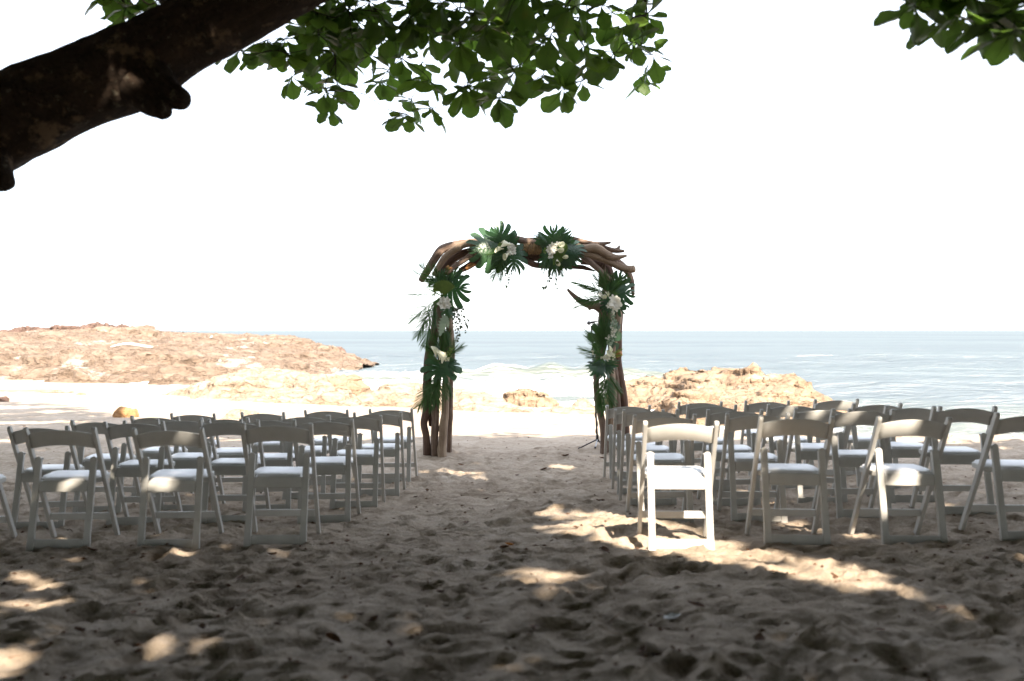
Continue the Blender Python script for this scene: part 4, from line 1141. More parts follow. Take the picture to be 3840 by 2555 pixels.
def basis(Bp, T, nrm, wid=1.0, zs=1.0):
    y = T - Bp; Ln = y.length; y = y / Ln
    z = (nrm - y * nrm.dot(y)).normalized(); x = y.cross(z)
    m4 = Matrix(((x.x * Ln * wid, y.x * Ln, z.x * Ln * zs, Bp.x), (x.y * Ln * wid, y.y * Ln, z.y * Ln * zs, Bp.y), (x.z * Ln * wid, y.z * Ln, z.z * Ln * zs, Bp.z), (0, 0, 0, 1)))
    return m4
class Bouquet:
    def __init__(s, px, py, label, dep=-0.16):
        s.c = P(px, py, AY + dep); s.o = empty('floral_arrangement', s.c); s.dep = dep
        tag(s.o, label, 'flowers', 'tropical flower arrangements tied to the arch')
        s.r = random.Random(px * 7 + py)
    def leaf(s, kind, b, t, var=0, db=0.0, dt=-0.05, wid=1.0, roll=0.0, mat=None, name=None):
        """b, t: pixel of base and tip; db, dt depth relative to the bouquet plane"""
        Bp = P(b[0], b[1], AY + s.dep + db) - s.c; T = P(t[0], t[1], AY + s.dep + dt) - s.c
        n = Vector((roll * 0.8, -1, 0.25 + 0.1 * s.r.uniform(-1, 1)))
        me = shape(kind, var, mat or MATS[kind])
        o = obj(name or NAMES[kind], me, None, s.o, basis(Bp, T, n, wid)); return o
    def bloom(s, p, size, var=0, dz=-0.10, tilt=(0, 0), mat='petal', name='orchid'):
        C = P(p[0], p[1], AY + s.dep + dz) - s.c; R = size * PXM
        n = Vector((tilt[0] + s.r.uniform(-.3, .3), -1, tilt[1] + 0.2 + s.r.uniform(-.3, .3))).normalized()
        up = Vector((s.r.uniform(-1, 1), 0, 1)).normalized()
        return obj(name, shape('orchid', var, mat), None, s.o, basis(C, C + (up - n * up.dot(n)).normalized() * R, n))
    def vine(s, pts, nl=14, size=8, dz=-0.03, mat='ivy', name='ivy_vine'):
        W = [P(p[0], p[1], AY + s.dep + dz) - s.c for p in pts]
        g = Geo(); V, F, _ = tube_geo(W, [0.004, 0.0025], n=24, seg=5, round_end=False); g.add(V, F)
        C = catmull(W, nl)
        for i in range(1, nl + 1):
            for q in range(2):
                if s.r.random() < 0.25: continue
                a = s.r.uniform(0, 6.28); d = Vector((math.cos(a), s.r.uniform(-.6, .6), math.sin(a) - 0.4)).normalized()
                n = Vector((s.r.uniform(-.7, .7), -1, s.r.uniform(-.5, .7))).normalized(); n = (n - d * n.dot(d)).normalized(); x = d.cross(n)
                L_ = size * PXM * s.r.uniform(0.7, 1.3); c = C[i] + d * 0.012
                pr = [(0, 0), (0.30, 0.05), (0.52, 0.42), (0.22, 0.50), (0.0, 1.0), (-0.22, 0.50), (-0.52, 0.42), (-0.30, 0.05)]
                VV = [tuple(c + x * (p[0] * L_) + d * (p[1] * L_) + n * (0.10 * L_ * abs(p[0]))) for p in pr]
                g.add(VV, [(0, 1, 2, 3), (0, 3, 4), (0, 4, 5), (0, 5, 6, 7)])
        obj(name, g.mesh(), M[mat], s.o)
    def buds(s, pts, mat='petal', size=4, name='small_blossom_spray', nl=10):
        g = Geo()
        for (px, py) in pts:
            for q in range(nl):
                c = P(px + s.r.uniform(-7, 7), py + s.r.uniform(-7, 7), AY + s.dep - 0.08 + s.r.uniform(-.03, .03)) - s.c
                vv = []; ff = []
                for k in range(5):
                    a = 6.283 * k / 5 + s.r.random(); d = Vector((math.cos(a), -0.4, math.sin(a))).normalized()
                    petal_strip(vv, ff, c, d, Vector((0, -1, 0)), size * PXM, size * PXM * 0.4, 0.5, n=2)
                g.add(vv, ff)
        obj(name, g.mesh(), M[mat], s.o)

def q1(x, y): return (1740 + x * 0.19516, 820 + y * 0.19516)      # crown close-up
def q2(x, y): return (1530 + x * 0.21045, 960 + y * 0.21045)      # left upper
def q3(x, y): return (1530 + x * 0.18489, 1270 + y * 0.18489)     # left lower
def q4(x, y): return (2130 + x * 0.15943, 1000 + y * 0.15943)     # right upper
def q5(x, y): return (2150 + x * 0.21683, 1200 + y * 0.21683)     # right lower

f1 = Bouquet(*q1(800, 560), 'flower arrangement with calla and three split leaves on arch crown, lying toward the left post')
f1.leaf('mon', q1(780, 470), q1(560, 130), 0, 0.02, -0.05, 1.05, -0.15)
f1.leaf('mon', q1(640, 560), q1(95, 600), 1, 0.0, -0.10, 1.15, -0.2)
f1.leaf('mon', q1(960, 640), q1(960, 1060), 1, 0.0, -0.05, 0.95, 0.2)
f1.leaf('mon', q1(900, 470), q1(990, 300), 2, 0.03, 0.0, 0.8, 0.3)
f1.leaf('mon', q1(700, 700), q1(420, 880), 2, 0.02, -0.06, 0.7, 0.2)
f1.leaf('palm', q1(800, 660), q1(560, 1080), 1, -0.02, -0.06, 0.9)
f1.leaf('palm', q1(800, 720), q1(700, 1150), 2, -0.02, -0.05, 0.7)
f1.leaf('palm', q1(740, 600), q1(480, 650), 3, -0.06, -0.12, 0.9)
f1.leaf('palm', q1(800, 620), q1(1010, 500), 3, -0.06, -0.12, 0.8)
f1.leaf('fan', q1(780, 560), q1(760, 700), 0, -0.08, -0.13, 1.0, mat='palm')
for i in range(7):
    a = f1.r.uniform(0, 6.28); f1.leaf('strap', q1(800, 620), q1(800 + 230 * math.cos(a), 640 + 210 * math.sin(a)), i, -0.04, -0.10)
f1.leaf('calla', q1(930, 500), q1(690, 470), 0, -0.10, -0.16, 0.9, 0.3)
f1.leaf('calla', q1(760, 580), q1(605, 590), 0, -0.10, -0.18, 0.8)
f1.leaf('calla', q1(880, 660), q1(760, 740), 0, -0.10, -0.18, 0.9)
for (x, y, sz) in ((900, 560, 16), (930, 610, 17), (900, 650, 15), (950, 660, 14), (880, 520, 12), (930, 545, 12)): f1.bloom(q1(x, y), sz, x)
f1.bloom(q1(700, 510), 11, 1, mat='fresh', name='green_bud')
f1.vine([q1(830, 850), q1(815, 1000), q1(835, 1150), q1(830, 1250), q1(845, 1340)], 10, 9)
f1.vine([q1(860, 900), q1(880, 1050), q1(910, 1160)], 6, 8)

f2 = Bouquet(*q1(1700, 600), 'flower arrangement of white orchids and pleated green fan on arch crown, lying toward microphone-stand post')
f2.leaf('mon', q1(1700, 520), q1(1720, 130), 0, 0.02, -0.02, 1.15, -0.1)
f2.leaf('mon', q1(1760, 470), q1(2010, 140), 3, 0.03, 0.0, 0.55, 0.1)
f2.leaf('mon', q1(1620, 500), q1(1370, 290), 3, 0.03, -0.05, 0.6, -0.3)
f2.leaf('mon', q1(1900, 480), q1(2080, 330), 2, 0.02, -0.03, 0.75, 0.4)
f2.leaf('mon', q1(1900, 560), q1(2310, 700), 1, 0.0, -0.08, 0.95, 0.5)
f2.leaf('mon', q1(1900, 620), q1(2200, 830), 2, 0.0, -0.08, 0.8, 0.3)
f2.leaf('mon', q1(1850, 760), q1(2060, 940), 3, 0.02, -0.02, 0.8, 0.2)
f2.leaf('mon', q1(1620, 700), q1(1560, 1000), 1, 0.02, -0.02, 0.85, -0.2)
f2.leaf('mon', q1(1760, 780), q1(1730, 1110), 2, 0.0, -0.05, 0.55, 0.0)
f2.leaf('palm', q1(1800, 760), q1(1900, 1080), 2, 0.0, -0.02, 0.8)
f2.leaf('palm', q1(1660, 740), q1(1520, 1030), 3, 0.0, -0.03, 0.7)
f2.leaf('fan', q1(1700, 680), q1(1900, 780), 0, -0.10, -0.20, 1.1)
f2.leaf('fan', q1(1840, 580), q1(1990, 560), 1, -0.08, -0.16, 1.0)
for i in range(6):
    a = f2.r.uniform(0, 6.28); f2.leaf('strap', q1(1720, 640), q1(1720 + 240 * math.cos(a), 660 + 240 * math.sin(a)), i, -0.04, -0.10)
f2.leaf('calla', q1(1770, 520), q1(1900, 500), 0, -0.12, -0.20, 0.8)
f2.leaf('calla', q1(1760, 590), q1(1880, 620), 0, -0.14, -0.22, 0.85)
f2.leaf('calla', q1(1780, 760), q1(1800, 880), 0, -0.12, -0.20, 0.7)
f2.leaf('calla', q1(1860, 760), q1(1970, 740), 0, -0.12, -0.20, 0.6)
for (x, y, sz) in ((1690, 530, 15), (1650, 600, 16), (1720, 620, 17), (1690, 570, 14), (1740, 570, 13), (1660, 650, 14), (1800, 500, 13), (1670, 720, 13)): f2.bloom(q1(x, y), sz, x)
f2.bloom(q1(1570, 600), 10, 2, mat='fresh', name='green_bud'); f2.bloom(q1(1560, 640), 9, 1, mat='fresh', name='green_bud')
f2.vine([q1(1640, 900), q1(1650, 1080), q1(1640, 1180), q1(1580, 1290), q1(1525, 1340)], 13, 10)
f2.vine([q1(1790, 940), q1(1810, 1080), q1(1785, 1180), q1(1790, 1260), q1(1805, 1320)], 9, 8)

f3 = Bouquet(*q2(620, 650), 'upper flower arrangement with palm fronds and ivy trails on the post away from microphone stand')
f3.leaf('mon', q2(700, 600), q2(1090, 560), 0, 0.02, -0.08, 1.3, 0.25)
f3.leaf('mon', q2(740, 420), q2(900, 250), 2, 0.04, 0.0, 0.9, 0.0)
f3.leaf('mon', q2(620, 480), q2(620, 230), 3, 0.04, 0.0, 1.0, 0.0)
f3.leaf('mon', q2(520, 470), q2(330, 400), 3, 0.03, -0.05, 0.7, -0.2)
f3.leaf('palm', q2(520, 560), q2(250, 180), 0, 0.0, -0.06, 1.0)
f3.leaf('palm', q2(500, 540), q2(140, 260), 3, 0.0, -0.06, 0.55)
f3.leaf('palm', q2(520, 720), q2(70, 640), 3, -0.02, -0.12, 0.8)
f3.leaf('palm', q2(500, 790), q2(90, 1080), 1, 0.0, -0.12, 0.75)
f3.leaf('palm', q2(470, 860), q2(300, 1500), 1, 0.02, -0.05, 0.75)
f3.leaf('palm', q2(430, 900), q2(180, 1380), 2, 0.02, -0.05, 0.9)
f3.leaf('palm', q2(480, 860), q2(470, 1210), 2, -0.03, -0.08, 0.6)
f3.leaf('palm', q2(560, 460), q2(470, 200), 2, -0.02, -0.08, 0.7)
f3.leaf('palm', q2(640, 440), q2(700, 220), 3, -0.02, -0.06, 0.9)
f3.leaf('palm', q2(680, 1300), q2(720, 1560), 2, -0.02, -0.06, 1.0)
f3.leaf('fan', q2(640, 700), q2(640, 430), 0, -0.12, -0.20, 1.1)
f3.leaf('fan', q2(560, 640), q2(470, 540), 1, -0.08, -0.14, 0.8)
for i in range(12):
    a = f3.r.uniform(0, 6.28); f3.leaf('strap', q2(600, 720), q2(600 + 280 * math.cos(a), 700 + 280 * math.sin(a)), i, -0.04, -0.11)
f3.leaf('strap', q2(540, 500), q2(290, 440), 1, -0.05, -0.12); f3.leaf('strap', q2(540, 560), q2(300, 540), 1, -0.05, -0.12)
for (x, y, sz) in ((620, 790, 14), (690, 790, 14), (590, 860, 15), (630, 900, 15), (700, 860, 12), (730, 900, 12), (660, 840, 11)): f3.bloom(q2(x, y), sz, x)
f3.buds([q2(480, 600), q2(510, 560), q2(470, 660)], 'fresh', 4, 'green_bud_spray', 5)
f3.leaf('mon', q2(680, 950), q2(760, 1130), 2, -0.04, -0.08, 0.8)
f3.leaf('jag', q2(660, 1060), q2(570, 1430), 0, -0.08, -0.11, 1.2)
f3.leaf('jag', q2(690, 1080), q2(720, 1290), 0, -0.07, -0.10, 0.9)
f3.vine([q2(830, 920), q2(960, 950), q2(1020, 1080), q2(1050, 1200), q2(1040, 1340)], 18, 9)
f3.vine([q2(800, 950), q2(860, 1010), q2(900, 1150), q2(930, 1260), q2(900, 1400), q2(840, 1540)], 22, 9)
f3.vine([q2(800, 960), q2(840, 1090), q2(830, 1220), q2(880, 1330), q2(870, 1460)], 16, 8)
f3.vine([q2(860, 930), q2(900, 1010), q2(960, 1150)], 8, 8)

f4 = Bouquet(*q3(620, 470), 'lower flower arrangement with three white callas on the post away from microphone stand')
f4.leaf('mon', q3(660, 530), q3(650, 860), 2, -0.02, -0.10, 1.55, 0.0)
f4.leaf('mon', q3(780, 520), q3(990, 620), 2, 0.0, -0.08, 0.9, 0.3)
f4.leaf('mon', q3(840, 500), q3(900, 400), 2, 0.02, -0.02, 0.8, 0.3)
for (t, v, w) in (((560, 0), 2, .9), ((690, -90), 2, .9), ((780, -60), 1, .7), ((920, 60), 3, .9), ((1050, 170), 2, .8), ((400, 180), 2, .8), ((330, 150), 3, .6)):
    f4.leaf('palm', q3(640, 430), q3(*t), v, -0.02, -0.06, w)
f4.leaf('palm', q3(650, 760), q3(230, 1330), 2, 0.0, -0.06, 1.0)
f4.leaf('palm', q3(640, 780), q3(420, 1360), 2, -0.02, -0.06, 1.0)
f4.leaf('palm', q3(640, 780), q3(560, 1420), 1, -0.03, -0.06, 0.8)
f4.leaf('palm', q3(700, 780), q3(780, 1200), 3, -0.03, -0.06, 0.9)
f4.leaf('palm', q3(760, 760), q3(860, 1130), 2, -0.03, -0.06, 0.7)
for i in range(8):
    a = f4.r.uniform(0.3, 2.8); f4.leaf('strap', q3(640, 480), q3(640 + 280 * math.cos(a), 480 - 270 * math.sin(a)), i, -0.04, -0.10)
f4.leaf('calla', q3(565, 370), q3(545, 165), 0, -0.10, -0.14, 0.95)
f4.leaf('calla', q3(645, 430), q3(640, 250), 0, -0.10, -0.16, 0.85)
f4.leaf('calla', q3(690, 500), q3(725, 300), 0, -0.12, -0.18, 1.05)
f4.buds([q3(700, 310), q3(760, 400), q3(790, 430), q3(740, 330)], 'cream', 4.5, 'small_blossom_spray', 6)
f4.buds([q3(850, 240), q3(830, 300), q3(880, 200)], 'fresh', 4, 'green_bud_spray', 6)

f5 = Bouquet(*q4(900, 700), 'upper flower arrangement with one large white orchid on the post by microphone stand')
f5.leaf('mon', q4(1080, 620), q4(1560, 620), 0, 0.02, -0.06, 1.25, 0.35)
f5.leaf('mon', q4(1120, 480), q4(1320, 150), 2, 0.04, 0.0, 0.9, 0.1)
f5.leaf('mon', q4(1080, 820), q4(1360, 1060), 0, 0.02, -0.04, 1.0, 0.2)
f5.leaf('mon', q4(940, 860), q4(930, 1120), 1, 0.0, -0.05, 0.9, 0.0)
for (b, t, v, w) in (((900, 640), (290, 340), 1, .8), ((900, 660), (420, 470), 2, .6), ((880, 760), (230, 900), 0, .7), ((900, 740), (300, 780), 2, .8), ((900, 600), (640, 220), 2, .8), ((900, 600), (760, 190), 2, .8), ((930, 600), (890, 180), 0, .8), ((980, 600), (1050, 240), 2, .8), ((1000, 600), (1200, 260), 3, .8), ((960, 640), (1330, 300), 2, .6)):
    f5.leaf('palm', q4(*b), q4(*t), v, -0.02, -0.08, w)
f5.leaf('fan', q4(1020, 760), q4(1020, 560), 0, -0.08, -0.14, 1.0, mat='palm')
for i in range(12):
    a = f5.r.uniform(0, 6.28); f5.leaf('strap', q4(930, 740), q4(930 + 300 * math.cos(a), 720 + 300 * math.sin(a)), i, -0.04, -0.11)
f5.bloom(q4(1100, 860), 27, 0, -0.16); f5.bloom(q4(1120, 980), 17, 1, -0.15); f5.bloom(q4(1170, 850), 20, 2, -0.15); f5.bloom(q4(1060, 770), 18, 1, -0.15)
f5.bloom(q4(960, 930), 13, 1, -0.12); f5.bloom(q4(1010, 880), 13, 0, -0.13)
f5.bloom(q4(755, 660), 9, 1); f5.bloom(q4(790, 700), 9, 2); f5.bloom(q4(850, 720), 11, 1); f5.leaf('calla', q4(780, 700), q4(880, 720), 0, -0.10, -0.16, 0.8)
f5.leaf('calla', q4(950, 720), q4(920, 600), 0, -0.10, -0.14, 0.7); f5.leaf('calla', q4(960, 700), q4(970, 600), 0, -0.10, -0.14, 0.7)
f5.vine([q4(1040, 1080), q4(1070, 1200), q4(1085, 1330), q4(1050, 1420)], 14, 10, -0.12, 'variegated', 'pale_garland')
f5.buds([q4(1050, 1110), q4(1080, 1190), q4(1085, 1270), q4(1100, 1330), q4(1050, 1420), q4(1090, 1500), q4(1060, 1550)], 'petal', 4.5, 'small_blossom_spray', 6)

f6 = Bouquet(*q5(520, 640), 'lower flower arrangement with grey-green split leaf collar on the post by microphone stand')
f6.leaf('mon', q5(560, 380), q5(560, 20), 2, 0.04, 0.02, 1.05, 0.0)
f6.leaf('mon', q5(560, 330), q5(380, 60), 3, 0.03, 0.0, 0.8, -0.2)
f6.leaf('mon', q5(700, 260), q5(760, 40), 2, 0.05, 0.04, 0.6, 0.2)
for (b, t, v, w) in (((520, 520), (500, -10), 2, .7), ((530, 520), (580, -10), 2, .8), ((500, 500), (400, 170), 2, .9), ((500, 560), (270, 200), 3, .7), ((500, 600), (260, 310), 0, .7), ((500, 620), (160, 490), 2, .6), ((500, 640), (180, 560), 3, .6), ((520, 660), (270, 640), 2, .7), ((600, 640), (800, 520), 2, .5), ((600, 660), (800, 610), 2, .5)):
    f6.leaf('palm', q5(*b), q5(*t), v, -0.02, -0.08, w, mat='fresh' if t[0] > 700 else None)
f6.leaf('mon', q5(520, 800), q5(450, 980), 3, -0.04, -0.14, 1.2, 0.0)
f6.leaf('mon', q5(470, 790), q5(250, 870), 0, -0.03, -0.12, 0.9, -0.3)
f6.leaf('mon', q5(560, 790), q5(720, 870), 1, -0.03, -0.12, 0.8, 0.3)
f6.leaf('mon', q5(560, 760), q5(770, 720), 2, -0.02, -0.08, 0.55, 0.3)
f6.leaf('mon', q5(500, 760), q5(300, 780), 2, -0.02, -0.08, 0.5, -0.3)
f6.leaf('palm', q5(550, 960), q5(560, 1540), 1, -0.04, -0.08, 0.95)
f6.leaf('palm', q5(540, 980), q5(470, 1480), 2, -0.03, -0.06, 0.9)
f6.leaf('palm', q5(560, 960), q5(690, 1440), 2, -0.03, -0.06, 0.9)
f6.leaf('palm', q5(600, 930), q5(810, 1220), 2, -0.02, -0.04, 0.7)
f6.leaf('palm', q5(470, 930), q5(370, 1130), 2, -0.02, -0.04, 0.5)
for i in range(14):
    a = f6.r.uniform(0, 6.28); f6.leaf('strap', q5(500, 640), q5(500 + 200 * math.cos(a), 620 + 170 * math.sin(a)), i, -0.05, -0.12)
f6.leaf('calla', q5(620, 640), q5(665, 470), 0, -0.12, -0.16, 0.6); f6.leaf('calla', q5(590, 700), q5(640, 560), 0, -0.12, -0.18, 1.0)
f6.leaf('calla', q5(600, 720), q5(575, 620), 0, -0.12, -0.17, 0.8)
f6.bloom(q5(625, 600), 13, 0, -0.16); f6.bloom(q5(590, 660), 12, 1, -0.16)
f6.buds([q5(530, 640), q5(510, 660), q5(680, 610), q5(690, 660), q5(340, 570)], 'cream', 4, 'small_blossom_spray', 5)
f6.vine([q5(690, 20), q5(690, 110), q5(700, 190), q5(660, 270), q5(660, 400)], 18, 11, -0.08, 'variegated', 'pale_garland')
f6.vine([q5(680, 230), q5(620, 290), q5(580, 400)], 9, 10, -0.08, 'variegated', 'pale_garland')
f6.buds([q5(690, 40), q5(680, 120), q5(710, 170), q5(680, 240), q5(700, 280), q5(590, 300)], 'petal', 4.5, 'small_blossom_spray', 5)
# ------------------------------------------------------------------ beach almond trees
def almond_leaf_mesh(seed, n=14, cols=5):
    r = random.Random(seed); V = []; F = []
    ph = r.uniform(0, 6); fold = r.uniform(0.12, 0.30); curl = r.uniform(-0.10, 0.22)
    for i in range(n + 1):
        t = i / n
        w = 0.31 * (max(0.0, math.sin(math.pi * min(1, t) ** 1.5)) ** 0.62 if 0 < t < 1 else 0) * (0.35 + 0.65 * min(1, t / 0.45)) + 0.010
        for j in range(cols):
            e = -1 + 2 * j / (cols - 1)
            ww = w * (1 + 0.10 * math.sin(15 * t + ph + 1.3 * e) + 0.05 * math.sin(31 * t + 2 * ph)) if abs(e) == 1 else w
            V.append((e * ww + 0.02 * math.sin(5 * t + ph), t + 0.02 * abs(e) * math.sin(9 * t), fold * abs(e) * ww - curl * t * t + 0.02 * math.sin(7 * t + 3 * e + ph)))
    for i in range(n):
        for j in range(cols - 1):
            a = i * cols + j; F.append((a, a + 1, a + cols + 1, a + cols))
    o = len(V)
    Vt, Ft, _ = tube_geo([(0.0, -0.05, 0), (0.01, 0.3, -0.004), (0.02 * math.sin(5 + ph), 0.97, -curl * 0.94 - 0.004)], [0.014, 0.010, 0.004], n=6, seg=4, round_end=False)
    V += [tuple(p) for p in Vt.tolist()]; F += [tuple(q + o for q in f) for f in Ft]
    me = mesh_from(V, F, 'leaf'); me.materials.append(M['almond']); return me
ALMOND = [almond_leaf_mesh(s) for s in range(9)]
rt = random.Random(12)

TREE_BASES = [(-5.9, 5.6), (6.6, -1.5), (-7.0, -4.5), (1.2, -6.0), (9.0, 5.2), (-13.5, 12.5)]
TREE_LABELS = ['leaning almond tree whose thick dark limb crosses above the chairs',
               'almond tree whose large dark leaves hang over the microphone-stand side chairs',
               'almond tree behind the seating on the side opposite the microphone stand',
               'almond tree standing behind the seating in line with the aisle',
               'almond tree beside the chair rows on the microphone-stand side',
               'almond tree on the beach between the chairs and the rock reef']
TREES = []
for (x, y), lb in zip(TREE_BASES, TREE_LABELS):
    t = empty('almond_tree', (x, y, GZ(x, y))); tag(t, lb, 'tree'); TREES.append(t)
def tl(k, p): return Vector(p) - TREES[k].location

# --- the leaning limb
LY = 5.25
k0 = TREES[0].location
pts = [k0 + Vector((-0.1, 0, -0.25)), k0 + Vector((0.05, 0, 0.35)), k0 + Vector((0.7, -0.05, 1.25)), Vector((-4.35, 5.42, 1.98)), Vector((-3.45, 5.32, 2.38)),
       P(-80, 520, LY), P(216, 372, LY), P(487, 250, LY), P(730, 118, LY), P(970, -5, LY), P(1200, -120, LY + 0.1), P(1500, -330, LY + 0.3), P(1800, -620, LY + 0.6)]
rad = [0.40, 0.34, 0.29, 0.26, 0.25, 0.235, 0.212, 0.212, 0.186, 0.165, 0.15, 0.13, 0.10]
obj('trunk', tube_mesh([p - k0 for p in pts], rad, n=150, seg=40, rough=0.085, seed=4.0, freq=3.2, knots=((0.50, 4.2, 0.03, 0.12), (0.56, 1.4, 0.03, 0.15), (0.62, 1.8, 0.02, 0.1))), M['bark'], TREES[0])
def stub(a, b_, r0, r1, seed):
    obj('branch_stub', tube_mesh([Vector(a) - k0, (Vector(a) + Vector(b_)) / 2 - k0 + Vector((0, 0, -0.01)), Vector(b_) - k0], [r0, (r0 + r1) * 0.46, r1], n=12, seg=14, rough=0.12, seed=seed, freq=6), M['bark'], TREES[0])
stub(P(560, 300, LY - 0.1), P(688, 378, LY - 0.22), 0.13, 0.050, 3)
stub(P(540, 330, LY - 0.12), P(616, 422, LY - 0.25), 0.13, 0.045, 5)
stub(P(-40, 560, LY - 0.1), P(16, 690, LY - 0.2), 0.12, 0.055, 7)

# --- leafy twigs: rosette centres read from the photograph, at the tree's own distance
def T1(x, y): return (850 + x * 0.4879, y * 0.4879)
def T2(x, y): return (1700 + x * 0.3819, y * 0.3819)
RS = [T1(*p) for p in ((650, 370), (500, 590), (795, 830), (1250, 540), (1420, 760), (1390, 880), (850, 640), (1500, 480), (1840, 660), (2000, 610), (2085, 755), (1740, 320), (960, 300), (830, 420), (1100, 420), (1200, 150), (1010, 180), (850, 80), (1400, 150), (1600, 100), (1680, 250), (1900, 100), (450, 300), (330, 330), (2250, 500), (2180, 330), (1350, 320), (700, 620), (1180, 620), (1580, 830), (440, 420), (580, 200), (720, 130), (1480, 40), (1780, 60), (1120, 60), (1900, 480), (1560, 620), (760, 700), (620, 480), (930, 470))]
RS += [T2(*p) for p in ((770, 380), (700, 560), (1330, 280), (1670, 290), (1780, 40), (1280, 450), (1580, 520), (1260, 800), (1080, 870), (1910, 690), (1890, 150), (340, 110), (300, 770), (445, 960), (870, 100), (1010, 150), (1450, 40), (1800, 430), (130, 850), (560, 350), (980, 560), (1200, 60), (1380, 560), (1960, 540), (1860, 800), (640, 130), (420, 240), (200, 300), (1100, 200), (600, 700), (1560, 120), (1330, 640), (960, 330))]
for i in range(44):
    RS.append((rt.uniform(1120, 2380), rt.uniform(-60, 170)))
for i in range(10):
    RS.append((rt.uniform(1250, 2050), rt.uniform(0, 280)))
RS += [(470, 30), (585, 10), (410, -30), (900, 190), (1000, 150), (1080, 200), (960, 200)]
ros = []
for (x, y) in RS:
    Y = 7.0 + rt.uniform(-0.7, 0.9)
    if x < 620: Y = 6.2
    ros.append((P(x, y, Y), 1.0))
leafjobs = []
def rosette(c, axis, n, size, k):
    a0 = rt.uniform(0, 6.28)
    ax = axis.normalized(); u = ax.orthogonal().normalized(); v = ax.cross(u)
    for i in range(n):
        a = a0 + 6.283 * i / n + rt.uniform(-.3, .3)
        d = (u * math.cos(a) + v * math.sin(a)) * 1.0 + ax * rt.uniform(-0.05, 0.55) + Vector((0, 0, -0.38))
        d.normalize()
        L_ = size * rt.uniform(0.72, 1.25)
        nrm = (ax * -0.4 + Vector((rt.uniform(-.5, .5), rt.uniform(-.7, .3), 1))).normalized()
        if abs(nrm.dot(d)) > 0.93: nrm = Vector((0.3, -1, 0.2))
        leafjobs.append((k, c + d * 0.015, c + d * L_, nrm))
for (c, s) in ros:
    ax = Vector((rt.uniform(-.5, .5), rt.uniform(-.6, .4), rt.uniform(-0.9, 0.1)))
    rosette(c, ax, rt.randint(4, 7), 0.185 * rt.uniform(0.85, 1.2), 0)
# single small leaves
# the nearer cluster that belongs to the second tree
ros2 = []
for (x, y, Y) in ((3430, 20, 4.9), (3520, 70, 5.0), (3590, 60, 4.7), (3690, 70, 4.6), (3790, 40, 4.5), (3800, 120, 4.4), (3850, 60, 4.6), (3640, -20, 4.9), (3480, -50, 5.0), (3740, -40, 4.8), (3900, 0, 4.6), (3560, -60, 4.8)):
    c = P(x, y, Y); ros2.append(c)
    rosette(c, Vector((rt.uniform(-.4, .4), rt.uniform(-.5, .2), -0.7)), rt.randint(5, 7), 0.19 * rt.uniform(0.9, 1.15), 1)
def leaf_basis(B_, T_, n):
    return basis(B_, T_, n, rt.uniform(0.9, 1.2))
cnt = {0: 0, 1: 0}
jobs0 = [j for j in leafjobs if j[0] == 0]; jobs1 = [j for j in leafjobs if j[0] == 1]
def on_screen(j):
    m_ = (j[1] + j[2]) / 2
    py = 1277.5 - FPX * ((m_ - Vector((0, 0, CAMZ))).dot(UPV) / (m_ - Vector((0, 0, CAMZ))).dot(FWD))
    return py
for jobs in (jobs0, jobs1):
    jobs.sort(key=lambda j: -on_screen(j))
    rest = Geo()
    for i, (k, Bp, Tp, n) in enumerate(jobs):
        mm = leaf_basis(tl(k, Bp), tl(k, Tp), n)
        if i < 295:
            obj('leaf', ALMOND[rt.randrange(9)], None, TREES[k], mm)
        else:
            src = ALMOND[rt.randrange(9)]
            rest.add([(mm @ v.co)[:] for v in src.vertices], [tuple(p.vertices) for p in src.polygons])
    if rest.v:
        o = obj('upper_leaves', rest.mesh(), M['almond'], TREES[k]); tag(o, kind='stuff')
# twigs: every rosette hangs from the nearest node already joined to the limb
def grow_twigs(k, centres, roots):
    nodes = [(Vector(r), 0.016) for r in roots]
    order = sorted(centres, key=lambda c: min((c - r[0]).length for r in nodes))
    for c in order:
        best = min(nodes, key=lambda nd: (nd[0] - c).length + max(0, (c.z - nd[0].z)) * 1.5)
        a = best[0]; L_ = (c - a).length
        m1 = a.lerp(c, 0.4) + Vector((rt.uniform(-.1, .1), rt.uniform(-.1, .1), rt.uniform(-0.02, 0.14))) * min(1, L_)
        m2 = a.lerp(c, 0.75) + Vector((rt.uniform(-.07, .07), rt.uniform(-.07, .07), rt.uniform(-0.10, 0.03))) * min(1, L_)
        r0 = max(0.004, best[1] * 0.72)
        V, F, U = tube_geo([a, m1, m2, c], [r0, r0 * 0.8, r0 * 0.7, 0.004], n=14, seg=6, rough=0.12, seed=rt.random() * 9, freq=9)
        V = V - np.array(TREES[k].location[:])
        g = Geo(); g.add(V, F, U); obj('twig', g.mesh(), M['twig'], TREES[k])
        nodes.append((c, r0 * 0.8)); nodes.append((m1, r0 * 0.9))
roots0 = [P(1180, -140, 5.6), P(1350, -160, 6.4), P(1500, -150, 7.0), P(1700, -120, 7.2), P(1950, -110, 7.2), P(2200, -90, 7.3), P(2420, -40, 7.3), P(450, -60, 6.0), P(1000, 100, 5.6)]
grow_twigs(0, [c for c, s in ros], roots0)
